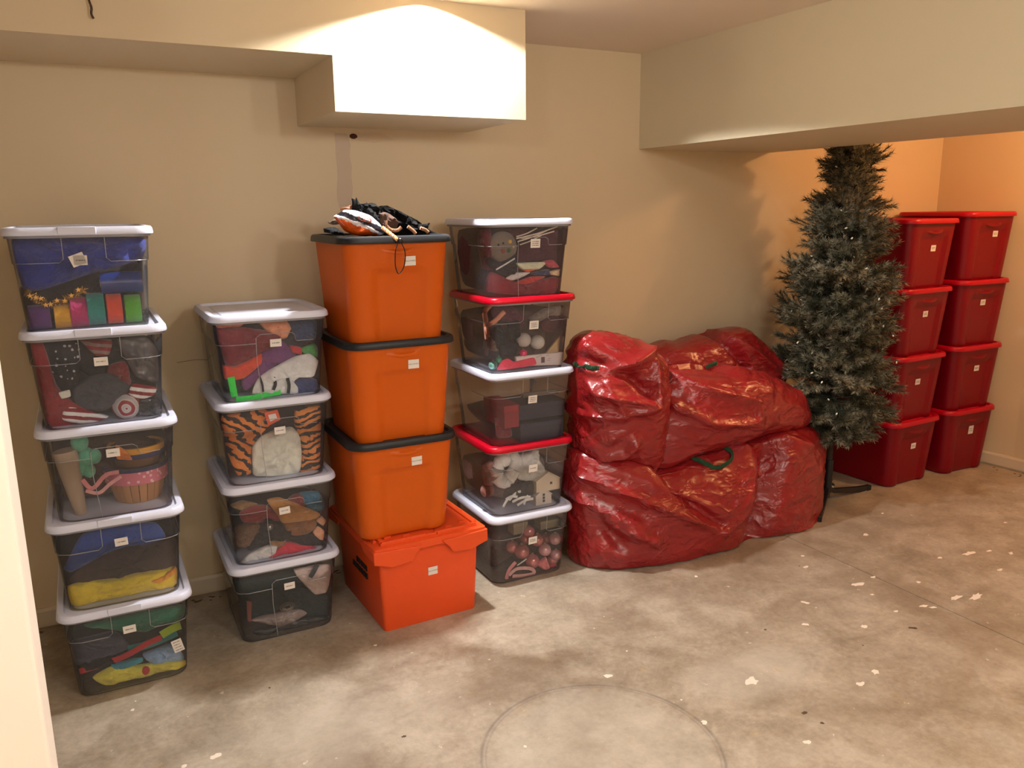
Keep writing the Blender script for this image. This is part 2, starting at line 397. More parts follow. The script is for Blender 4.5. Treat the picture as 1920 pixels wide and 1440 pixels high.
# paint drips on the floor: real flat drops
def floor_spot(x, y, r, k, mb, st=1.0, rot=0.):
    n = 14; rr = random.Random(k); pt = []
    for j in range(n):
        a = 2 * pi * j / n; q = r * rr.uniform(.55, 1.15); u, v = q * cos(a) * st, q * sin(a)
        pt.append((x + u * cos(rot) - v * sin(rot), y + u * sin(rot) + v * cos(rot)))
    mb.prism(pt, 'z', 0, .0009)
FS = MB()
SPOTS = [(1.496,2.178,.012,1.4,-.4),(1.916,1.913,.022,1.5,.3),(2.234,1.722,.013,1.4,0),(2.341,1.75,.013,1.5,.6),(1.832,1.58,.012,1.3,-.3),(1.617,1.807,.011,1,0),(2.856,2.259,.016,2.2,-.2),(3.11,1.975,.016,2.8,.1),(3.192,1.941,.018,2.6,.2),(3.583,2.234,.016,3,.0),(2.526,2.245,.009,2.5,-.9),(2.385,2.112,.01,1.6,-.8),(2.795,2.495,.01,1.8,0),(2.29,2.656,.01,1,0),(3.346,2.624,.013,1.5,.2),(3.105,2.147,.01,1,0),(2.874,2.589,.008,1.4,0),(2.972,2.274,.008,2,0),(2.828,2.162,.007,1.5,0),(2.789,2.014,.008,1.5,0),(3.416,2.267,.009,1.5,0),(3.691,2.206,.009,2,0),(3.752,2.141,.01,1.8,.5),(3.53,2.053,.01,2,0),(2.573,1.991,.012,1.3,0),(1.651,2.283,.004,1,0),(1.725,2.546,.003,1,0),(1.631,1.941,.004,1,0),(3.667,2.783,.008,1.5,0),(4.104,2.389,.008,1.5,0),(2.93,1.992,.009,2.6,-.3),(2.951,1.965,.008,2.5,-.4),(-0.005,2.76,.006,1.4,0),(.838,2.772,.006,1.2,0),(.006,2.809,.003,1,0),(.205,2.379,.012,1.6,.2),(.113,2.375,.008,1.2,0),(1.054,1.974,.006,1,0)]
for k, (x, y, r, st, rot) in enumerate(SPOTS): floor_spot(x, y, r, k, FS, st, rot)
o = FS.build('paint_drips', m_plain((232, 220, 204), .6), fl, False); o['kind'] = 'stuff'; o['label'] = 'white paint drips on the concrete'
DB = MB()
for k, (x, y, r, st, rot) in enumerate([(2.73,1.893,.008,2.6,-.5),(1.939,1.694,.007,1.8,0),(1.945,1.627,.006,1.2,-.8),(2.218,2.157,.004,1.5,0),(2.776,2.515,.003,1,0),(2.453,1.895,.003,1,0),(.423,2.674,.004,1,0),(.743,2.198,.005,1.8,0),(4.997,2.882,.006,2.6,.1)]): floor_spot(x, y, r, 50 + k, DB, st, rot)
rb_ = random.Random(8)
for k in range(70): floor_spot(rb_.uniform(-.32, 1.0) if k < 55 else rb_.uniform(4.9, 4.98), rb_.gauss(3.49, .02) if k < 55 else rb_.uniform(2.5, 3.0), rb_.uniform(.002, .007), 90 + k, DB, rb_.uniform(1, 3), rb_.uniform(-.5, .5))
o = DB.build('floor_debris', m_plain((84, 66, 50), .8), fl, False); o['kind'] = 'stuff'

# ------------------------------------------------------------------ bins
def tub(wt, dt, wb, db, h, r, prof, seg=5, side=8):
    """Tapered tub, open on top: prof = [(z/h, outset)], outside then inside with a wall thickness."""
    rings = []
    for f, o in prof:
        rings.append(rrect(wb + (wt - wb) * f + 2 * o, db + (dt - db) * f + 2 * o, r, f * h, seg, side))
    return rings
def panel_push(rings, h, depth, xr, z0, z1, soft, wb, wt, side_too=True):
    """Press the middle of the front (and back) face in between z0 and z1."""
    out = []
    for r in rings:
        q = []
        for (x, y, z) in r:
            half = (wb + (wt - wb) * z / h) / 2
            u = abs(x) / (half * xr)
            kx = min(1, max(0, (1 - u) / soft + .5)); kx = kx * kx * (3 - 2 * kx)
            f = z / h
            kz = min(1, max(0, (z1 - f) / .05 + .5))
            if abs(x) < half - .03: y = y + (depth if y < 0 else -depth) * kx * kz
            q.append((x, y, z))
        out.append(q)
    return out
def lettering(parent, text, wd, hgt, tf):
    cu = bpy.data.curves.new('lettering', 'FONT'); cu.body = text; cu.align_x = 'CENTER'; cu.align_y = 'CENTER'; cu.size = hgt; cu.extrude = .0001
    cu.materials.append(INK)
    tmp = bpy.data.objects.new('lettering', cu); me = bpy.data.meshes.new_from_object(tmp); bpy.data.objects.remove(tmp)
    me.materials.clear(); me.materials.append(INK)
    o = bpy.data.objects.new('lettering', me); COL.objects.link(o); o.parent = parent
    o.matrix_local = tf
    return o
def sticker(root, x, z, y, tilt, lean, text, wd=.042, hgt=.031, bars=0):
    """White paper label stuck on the sloping front; lean = slope of the face from upright."""
    st = MB().box(-wd / 2, wd / 2, -hgt / 2, hgt / 2, 0, .0008).build('sticker', PAPER, root, False)
    st.matrix_local = Matrix.Translation((x, y, z)) @ Matrix.Rotation(pi / 2 + lean, 4, 'X') @ Matrix.Rotation(tilt, 4, 'Z')
    if text: lettering(st, text, wd, .0068, Matrix.Translation((0, 0, .0009)))
    rb = random.Random(int(x * 1000) + int(z * 999))
    if bars:
        mb = MB()
        for k in range(bars):
            xx = -wd * .33; zz = hgt * (.11 * (bars - 1) - .22 * k)
            while xx < wd * .3:
                l = rb.uniform(.0012, .0026); mb.box(xx, xx + l, zz - .0016, zz + .0016, .0008, .0011); xx += l + rb.choice((.0006, .0006, .0022))
        mb.build('print', INK, st, False)
    return st
def lid(root, wd, d, z, mat, r=.055, th=.024, rec=.009, tabs=True, name='lid'):
    """Overhanging lid: skirt from z up to z+th, rim, and a sunken middle panel."""
    R = lambda a, b, zz, rr=r: rrect(a, b, max(rr, .01), zz, 6, 2)
    rings = [R(wd - .016, d - .016, z + .002), R(wd - .002, d - .002, z), R(wd, d, z + .004), R(wd - .004, d - .004, z + th - .007), R(wd - .012, d - .012, z + th - .001), R(wd - .022, d - .022, z + th, r - .008),
             R(wd - .046, d - .046, z + th, r - .016), R(wd - .056, d - .056, z + th - rec, r - .02), R(wd - .10, d - .10, z + th - rec, r - .03), R(wd - .108, d - .108, z + th - rec + .003, r - .03)]
    o = MB().loft(rings, True, True).build(name, mat, root, True, None, 32)
    if tabs:
        for sy in (-1, 1):
            t = MB().box(-.058, .046, -.005, .005, z + .002, z + th + .0012).build('lid_tab', mat, o, True); t.location = (0, sy * (d / 2 - .002), 0); bevel(t, .002)
    return o
def clear_bin(name, xc, yf, z0, D, lidmat, style, label, group, stick, wt=.395, wb=.348, h=.305, lw=.424, rz=0):
    db = D - .095; dt = D - .03
    root = empty(name, (xc, yf + db / 2, z0), rz); tag(root, label, 'storage bin', group)
    prof = [(.0, -.012), (.004, -.006), (.02, -.001), (.06, .0), (.3, .0), (.70, .0), (.715, .0035), (.85, .0035), (.985, .0035)]
    rings = tub(wt - .007, dt - .007, wb, db, h, .05, prof, 6, 4)
    MB().loft(rings, True, False).build('body', CLEAR, root, True, None, 50)
    F = lambda f: -(db + (dt - db) * f) / 2 - .0035   # y of the front face at height fraction f
    wf = lambda f: (wb + (wt - wb) * f) / 2
    ribs = []
    if style == 'a':   # handle ledges turning up to the lid beside a plain middle
        for s, xx in ((-1, -.13), (1, .17)):
            ribs.append([(s * (wf(.72) - .045) , F(.72) + .0, .715 * h)] + [(s * wf(.72) * .7, F(.72), .715 * h), (wt * xx - s * -.012, F(.72), .715 * h), (wt * xx, F(.76), .75 * h), (wt * xx, F(.98), .97 * h)])
        for s in (-1, 1):
            ribs.append([(s * (wf(.72) - .045), F(.72), .715 * h), (s * (wf(.72) - .012), F(.72) + .016, .715 * h), (s * wf(.72), F(.72) + .05, .715 * h), (s * wf(.72), 0, .715 * h)])
    else:              # ledge, arch over the middle and the left edge of a flat panel running down
        xl, xr_ = -wt * .15, wt * .2
        ribs.append([(-(wf(.72) - .045), F(.72), .715 * h), (xl, F(.72), .715 * h)])
        ribs.append([(xl * .8, F(.03) + .002, .03 * h), (xl, F(.5), .5 * h), (xl, F(.8), .78 * h), (xl + .014, F(.82), .82 * h), (xr_ - .014, F(.82), .82 * h), (xr_, F(.8), .79 * h), (xr_, F(.74), .74 * h), (xr_ + .006, F(.72), .715 * h), (wf(.72) - .045, F(.72), .715 * h)])
        ribs.append([(-(wf(.72) - .045), F(.72), .715 * h), (-(wf(.72) - .012), F(.72) + .016, .715 * h), (-wf(.72), F(.72) + .05, .715 * h), (-wf(.72), 0, .715 * h)])
    for r in ribs: MB().tube(r, .0013, 6).build('molded_rib', RIB, root)
    # rolled lip under the lid
    lip = [rrect(wt + 2 * e, dt + 2 * e, .05, zz, 6, 1) for e, zz in ((-.001, h - .012), (.006, h - .012), (.006, h - .002), (-.001, h - .001), (-.003, h - .006))]
    MB().loft(lip + [lip[0]], False, False).build('rim', RIB, root)
    bs = [rrect(wb + 2 * e, db + 2 * e, .05, zz, 6, 1) for e, zz in ((-.018, -.0), (-.009, .0), (-.004, .006), (-.010, .007))]
    MB().loft(bs, False, False).build('base_rim', RIB, root)
    lid(root, lw, D, h - .004, lidmat, tabs=(style == 'a' and D > .5))
    lean = math.atan(((dt - db) / 2) / h)
    for (x, z, tilt, text, bars, sw, sh) in stick:
        sticker(root, x - xc, z - z0, F((z - z0) / h) - .0012, tilt, lean, text, sw, sh, bars)
    return root
WL, RL = WHITELID, REDLID
A_ = 'clear bins of the tall left stack'; B_ = 'clear bins of the second stack'; D_ = 'clear bins beside the red bags'
STK = {'A5': [(-0.009,1.478,.35,'',0,.042,.036),(-0.002,1.476,-.02,'',1,.038,.03)],'A4': [(.022,1.157,0,'',1,.04,.028)],'A3': [(.026,.855,0,'',1,.04,.028)],'A2': [(.02,.548,.03,'',1,.04,.028)],'A1': [(.014,.232,.03,'',1,.04,.028),(.159,.125,.22,'',4,.034,.05)],'B4': [(.589,1.155,0,'',1,.04,.028)],'B3': [(.582,.83,.03,'',1,.04,.028)],'B2': [(.578,.52,.06,'',1,.04,.028)],'B1': [(.576,.216,.02,'',1,.04,.028)],'C4': [(1.06,1.436,.03,'HALLOWEEN',0,.042,.034)],'C3': [(1.059,1.055,.0,'HALLOWEEN',0,.042,.034)],'C2': [(1.058,.679,.02,'HALLOWEEN',0,.042,.034)],'C1': [(1.101,.215,.0,'HALLOWEEN',0,.04,.033)],'D5': [(1.651,1.478,0,'',3,.044,.036)],'D4': [(1.644,1.143,0,'',3,.043,.035)],'D3': [(1.636,.826,0,'',3,.042,.034)],'D2': [(1.636,.521,0,'',1,.042,.034)],'D1': [(1.634,.189,.02,'',2,.042,.034)],'R4': [(4.222,1.376,0,'',2,.044,.034)],'R3': [(4.206,1.008,0,'',2,.044,.034)],'R2': [(4.196,.616,0,'',2,.044,.034)],'R1': [(4.213,.229,0,'',2,.044,.034)],'S4': [(4.762,1.444,0,'',2,.044,.034)],'S3': [(4.719,1.045,0,'',2,.044,.034)],'S2': [(4.728,.647,0,'',2,.044,.034)],'S1': [(4.738,.261,0,'',2,.044,.052)]}
clear_bin('storage_bin', .0125, 2.908, 0, .585, WL, 'a', 'clear bin with yellow plush and green cloth, on the floor of the left stack', A_, STK['A1'])
clear_bin('storage_bin', .0145, 2.908, .313, .585, WL, 'a', 'clear bin with yellow satin under brown fur, second from the floor in left stack', A_, STK['A2'])
clear_bin('storage_bin', .0205, 2.908, .626, .585, WL, 'b', 'clear bin holding a wooden basket with pink band, middle of the left stack', A_, STK['A3'])
clear_bin('storage_bin', .0155, 2.908, .939, .585, WL, 'a', 'clear bin with red and white striped flag cloth in the left stack', A_, STK['A4'])
clear_bin('storage_bin', .0035, 2.908, 1.252, .585, WL, 'a', 'clear bin with rainbow streamer rolls on top of the left stack', A_, STK['A5'])
clear_bin('storage_bin', .571, 3.010, 0, .49, WL, 'b', 'clear bin with black clothes on the floor of the second stack', B_, STK['B1'])
clear_bin('storage_bin', .573, 3.010, .313, .49, WL, 'b', 'clear bin with tan sleeves and crimson cloth in the second stack', B_, STK['B2'])
clear_bin('storage_bin', .574, 3.010, .626, .49, WL, 'b', 'clear bin filled with a tiger costume in the second stack', B_, STK['B3'])
clear_bin('storage_bin', .580, 3.010, .939, .49, WL, 'b', 'clear bin with bright costumes on top of the second stack', B_, STK['B4'])
clear_bin('storage_bin', 1.634, 3.000, 0, .46, WL, 'a', 'clear bin of pink baubles on the floor beside the red bags', D_, STK['D1'])
clear_bin('storage_bin', 1.634, 3.000, .313, .46, RL, 'a', 'red lidded clear bin with white paper houses, second from the floor', D_, STK['D2'])
clear_bin('storage_bin', 1.639, 3.000, .626, .46, WL, 'a', 'white lidded clear bin holding navy and red gift boxes', D_, STK['D3'])
clear_bin('storage_bin', 1.644, 3.000, .939, .46, RL, 'a', 'red lidded clear bin with two white ribbed balls inside', D_, STK['D4'])
clear_bin('storage_bin', 1.632, 3.000, 1.252, .46, WL, 'b', 'clear bin with maroon cloth on top of the stack beside the red bags', D_, STK['D5'])

def tote(name, xc, yf, z0, wb, db, wt, dt, h, lw, ld, mat, lidmat, label, group, stick, rz=0, crisp=False, th=.026):
    root = empty(name, (xc, yf + db / 2, z0), rz); tag(root, label, 'storage tote', group)
    fr = (0, .006, .03, .08, .2, .35, .5, .62, .68, .71, .74, .77, .81, .9, .97, 1.0)
    zt_ = .79 if crisp else .73
    prof = [(f, -.010 if f == 0 else (-.004 if f == .006 else 0)) for f in fr]
    outer = tub(wt, dt, wb, db, h, .055, prof, 7, 22)
    outer = panel_push(outer, h, .013, .50 if not crisp else .56, 0, zt_, .22 if not crisp else .09, wb, wt)
    inner = [[(x * .985, y * .985, z + .003) for x, y, z in r] for r in outer[::-1]]
    for q in inner[:1]: pass
    MB().loft(outer + [[(x, y, h) for x, y, z in inner[0]]] + inner[1:], True, True).build('body', mat, root, True, None, 50)
    # pull handle: a curved ledge under the rim at the middle of the front and of the back
    for sy in (-1, 1):
        yy = sy * (dt / 2 - .004)
        hb = [[(x, yy + sy * (.011 * (1 - (x / .075) ** 2) * o), h * (.84 if crisp else .895) + zz + .012 * (x / .075) ** 2 * (1 if True else 0)) for x in (-.075, -.05, -.025, 0, .025, .05, .075)] for o, zz in ((-.6, -.004), (1, -.004), (1, .004), (-.6, .02))]
        MB().loft(hb, False, False, False).build('pull_handle', mat, root, True, None, 30)
    lid(root, lw, ld, h - .006, lidmat, .075, th, .010, False)
    lean = math.atan(((dt - db) / 2) / h)
    for (x, z, tilt, text, bars, sw, sh) in stick:
        f = (z - z0) / h
        push = .013 if f < zt_ else 0
        lx = x - xc
        u = abs(lx) / ((wb + (wt - wb) * f) / 2 * (.5 if not crisp else .56)); s_ = .22 if not crisp else .09
        kx = min(1, max(0, (1 - u) / s_ + .5)); kx = kx * kx * (3 - 2 * kx)
        sticker(root, lx, z - z0, -(db + (dt - db) * f) / 2 + push * kx - .0016, tilt, lean, text, sw, sh, bars)
    return root
O_ = 'orange totes with black lids'
zt = .378
for k, (xc, lab) in enumerate(((1.018, 'orange tote with black lid standing on the orange red crate'), (1.022, 'middle orange tote with black lid in the orange stack'), (1.02, 'topmost orange tote carrying the black cloth heap'))):
    tote('storage_tote', xc, 2.868, zt + .3765 * k, .355, .40, .40, .455, .376, .438, .49, ORANGE, BLACKLID, lab, O_, STK['C%d' % (k + 2)])
R_ = 'red totes in the alcove'
pos = ('on the floor', 'second from the floor', 'third from the floor', 'on top')
for k in range(4):
    tote('storage_tote', 4.20, 3.045, .381 * k, .375, .455, .435, .505, .376, .468, .545, REDTOTE, REDLID, 'red tote %s of the stack behind the christmas tree' % pos[k], R_, STK['R%d' % (k + 1)], radians(3), True)
for k in range(4):
    tote('storage_tote', 4.715, 3.035, .389 * k, .375, .44, .43, .485, .384, .458, .52, REDTOTE, REDLID, 'red tote %s of the stack against the alcove wall' % pos[k], R_, STK['S%d' % (k + 1)], radians(-1), True)

# ------------------------------------------------------------------ orange red crate with hinged lid halves
def crate():
    xc, yf, D = 1.092, 2.853, .50
    root = empty('lidded_crate', (xc, yf + D / 2, 0), radians(2.0)); tag(root, 'orange red crate with hinged two part lid under the orange totes', 'crate')
    wb, wt, db, dt, h = .398, .43, D, D + .02, .365
    rings = [rrect(wb - .006, db - .006, .014, 0, 3, 2), rrect(wb, db, .016, .006, 3, 2), rrect(wb + (wt - wb) * .9, db + (dt - db) * .9, .016, h - .03, 3, 2), rrect(wt, dt, .016, h - .012, 3, 2), rrect(wt - .03, dt - .03, .014, h - .012, 3, 2), rrect(wb - .02, db - .02, .014, .01, 3, 2)]
    MB().loft(rings).build('body', CRATE, root)
    fw_, fd = .476, .56
    # rim shelf
    rim = [rrect(a, b, .012, z, 3, 1) for a, b, z in ((wt - .01, dt - .01, h - .042), (fw_ - .012, fd - .012, h - .042), (fw_, fd, h - .034), (fw_, fd, h - .004), (fw_ - .014, fd - .014, h), (wt - .02, dt - .02, h))]
    MB().loft(rim + [rim[0]], False, False).build('rim', CRATE, root, True, None, 30)
    # drop flaps at the four corners, hexagon shaped as on stacking crates
    for sx in (-1, 1):
        for sy in (-1, 1):
            y0 = sy * (fd / 2 - .001)
            X = lambda t: sx * (fw_ / 2 - t)
            poly = [(X(-.004), h - .012), (X(.198), h - .022), (X(.168), h - .050), (X(.150), h - .078), (X(.066), h - .086), (X(.03), h - .072), (X(-.004), h - .062)]
            bevel(MB().prism(poly, 'y', y0 - .007, y0 + .007).build('corner_flap', CRATE, root, False), .003)
            x0 = sx * (fw_ / 2 - .001); Y = lambda t: sy * (fd / 2 - t)
            poly = [(Y(-.004), h - .012), (Y(.15), h - .02), (Y(.11), h - .05), (Y(.03), h - .056), (Y(-.004), h - .05)]
            bevel(MB().prism(poly, 'x', x0 - .006, x0 + .006).build('corner_flap', CRATE, root, False), .003)
    # two lid halves meeting in a stepped seam
    steps = [-.245, -.14, -.14, -.02, -.02, .1, .1, .245]; off = [.03, .03, -.03, -.03, .03, .03, -.03, -.03]
    for s in (-1, 1):
        poly = [(s * .205, -.262), *[(o_ + s * .0012, y_ * 1.07) for y_, o_ in zip(steps, off)], (s * .205, .262)]
        lh = bevel(MB().prism(poly, 'z', h - .006, h + .010).build('lid_half', CRATE, root, False), .002)
        MB().box(s * .197 - .008, s * .197 + .008, -.25, .25, h + .010, h + .017).box(min(s * .02, s * .2), max(s * .02, s * .2), -.262, -.250, h + .010, h + .0145).build('raised_edge', CRATE, lh, False)
        for yy in (-.2, -.07, .07, .2):
            MB().tube([(s * .214, yy - .022, h + .004), (s * .214, yy + .022, h + .004)], .008, 8).build('hinge_knuckle', CRATE, lh)
        for xx, yy in ((.16, -.215), (.09, -.235)):
            MB().box(s * xx - .014, s * xx + .014, yy - .004, yy + .004, h + .010, h + .016).build('lug', CRATE, lh, False)
    # black print on the left side panel
    mb = MB()
    for zz, n in ((.2, 5), (.165, 7)):
        for q in range(n): mb.box(-wb / 2 - .0125, -wb / 2 - .0065, -.1 + q * .026, -.082 + q * .026, zz, zz + .022)
    mb.build('side_print', m_plain((30, 20, 18), .7), root, False)
    for (x, z, tilt, text, bars, sw, sh) in STK['C1']:
        sticker(root, x - xc, z, -db / 2 - .0095 * z / h - .0012, tilt, .025, text, sw, sh, bars)
crate()

# ------------------------------------------------------------------ contents of the clear bins
def puff(poly, y, t, seed, p=2.6, rings=9, n=44, fold=.35, k_=.45):
    pts = [Vector((a, 0, b)) for a, b in poly]
    cv = catmull(pts, 6, True, k_) if len(pts) > 3 else pts
    per = [0.0]
    for i in range(len(cv)): per.append(per[-1] + (cv[(i + 1) % len(cv)] - cv[i]).length)
    out = []; j = 0
    for k in range(n):
        s = per[-1] * k / n
        while per[j + 1] < s: j += 1
        out.append(cv[j].lerp(cv[(j + 1) % len(cv)], (s - per[j]) / max(1e-9, per[j + 1] - per[j])))
    c = sum(out, Vector()) / n
    size = max((q - c).length for q in out)
    V = [(c.x, y - t, c.z)]; idx = {}
    def nz(x, z, s): return noise.noise(Vector((x * 22 + seed * 7.1, z * 22 + seed * 3.3, s)))
    for side in (-1, 1):
        for r in range(1, rings + 1):
            f = sin(r / rings * pi / 2)
            if side == 1 and r == rings: continue
            h_ = (1 - f ** p) ** (1 / p) if f < 1 else 0
            for k in range(n):
                q = c.lerp(out[k], f); d = nz(q.x, q.z, side) * t * fold + (.5 - abs(noise.noise(Vector((q.x * 30 + q.z * 14 + seed, q.z * 34, side * 3))))) * t * fold * 1.1 + (.4 - abs(noise.noise(Vector((q.x * 80 + seed, q.z * 60, side * 3))))) * t * fold * .5
                yy = y + side * max(0, t * h_ - d * h_)
                idx[(side, r, k)] = len(V); V.append((q.x, yy, q.z))
    back = len(V); V.append((c.x, y + t, c.z))
    for k in range(n): idx[(1, rings, k)] = idx[(-1, rings, k)]
    Fc = []
    for side in (-1, 1):
        pole = 0 if side < 0 else back
        for k in range(n):
            k2 = (k + 1) % n
            Fc.append((pole, idx[(side, 1, k)], idx[(side, 1, k2)]))
            for r in range(1, rings): Fc.append((idx[(side, r, k)], idx[(side, r + 1, k)], idx[(side, r + 1, k2)], idx[(side, r, k2)]))
    return V, Fc, c
def sphere(c, r, nu=20, nv=12, sz=1.0, ribbed=0):
    V = [(c[0], c[1], c[2] + r * sz)]
    for i in range(1, nv):
        a = pi * i / nv
        for j in range(nu):
            b = 2 * pi * j / nu; rr = r * (1 + ribbed * (.5 - (j % 2)))
            V.append((c[0] + rr * sin(a) * cos(b), c[1] + rr * sin(a) * sin(b), c[2] + r * sz * cos(a)))
    V.append((c[0], c[1], c[2] - r * sz)); Fc = []
    for j in range(nu):
        k = (j + 1) % nu; Fc.append((0, 1 + j, 1 + k)); e = 1 + (nv - 2) * nu; Fc.append((len(V) - 1, e + k, e + j))
        for i in range(nv - 2): a = 1 + i * nu; Fc.append((a + j, a + nu + j, a + nu + k, a + k))
    return V, Fc
def lathe(mb, c, prof, n=28, axis='z', cap=True):
    def pt(r, h, a):
        return {'z': (c[0] + r * cos(a), c[1] + r * sin(a), c[2] + h), 'x': (c[0] + h, c[1] + r * cos(a), c[2] + r * sin(a)), 'y': (c[0] + r * cos(a), c[1] + h, c[2] + r * sin(a))}[axis]
    return mb.loft([[pt(r, h, 2 * pi * j / n) for j in range(n)] for r, h in prof], cap, cap)
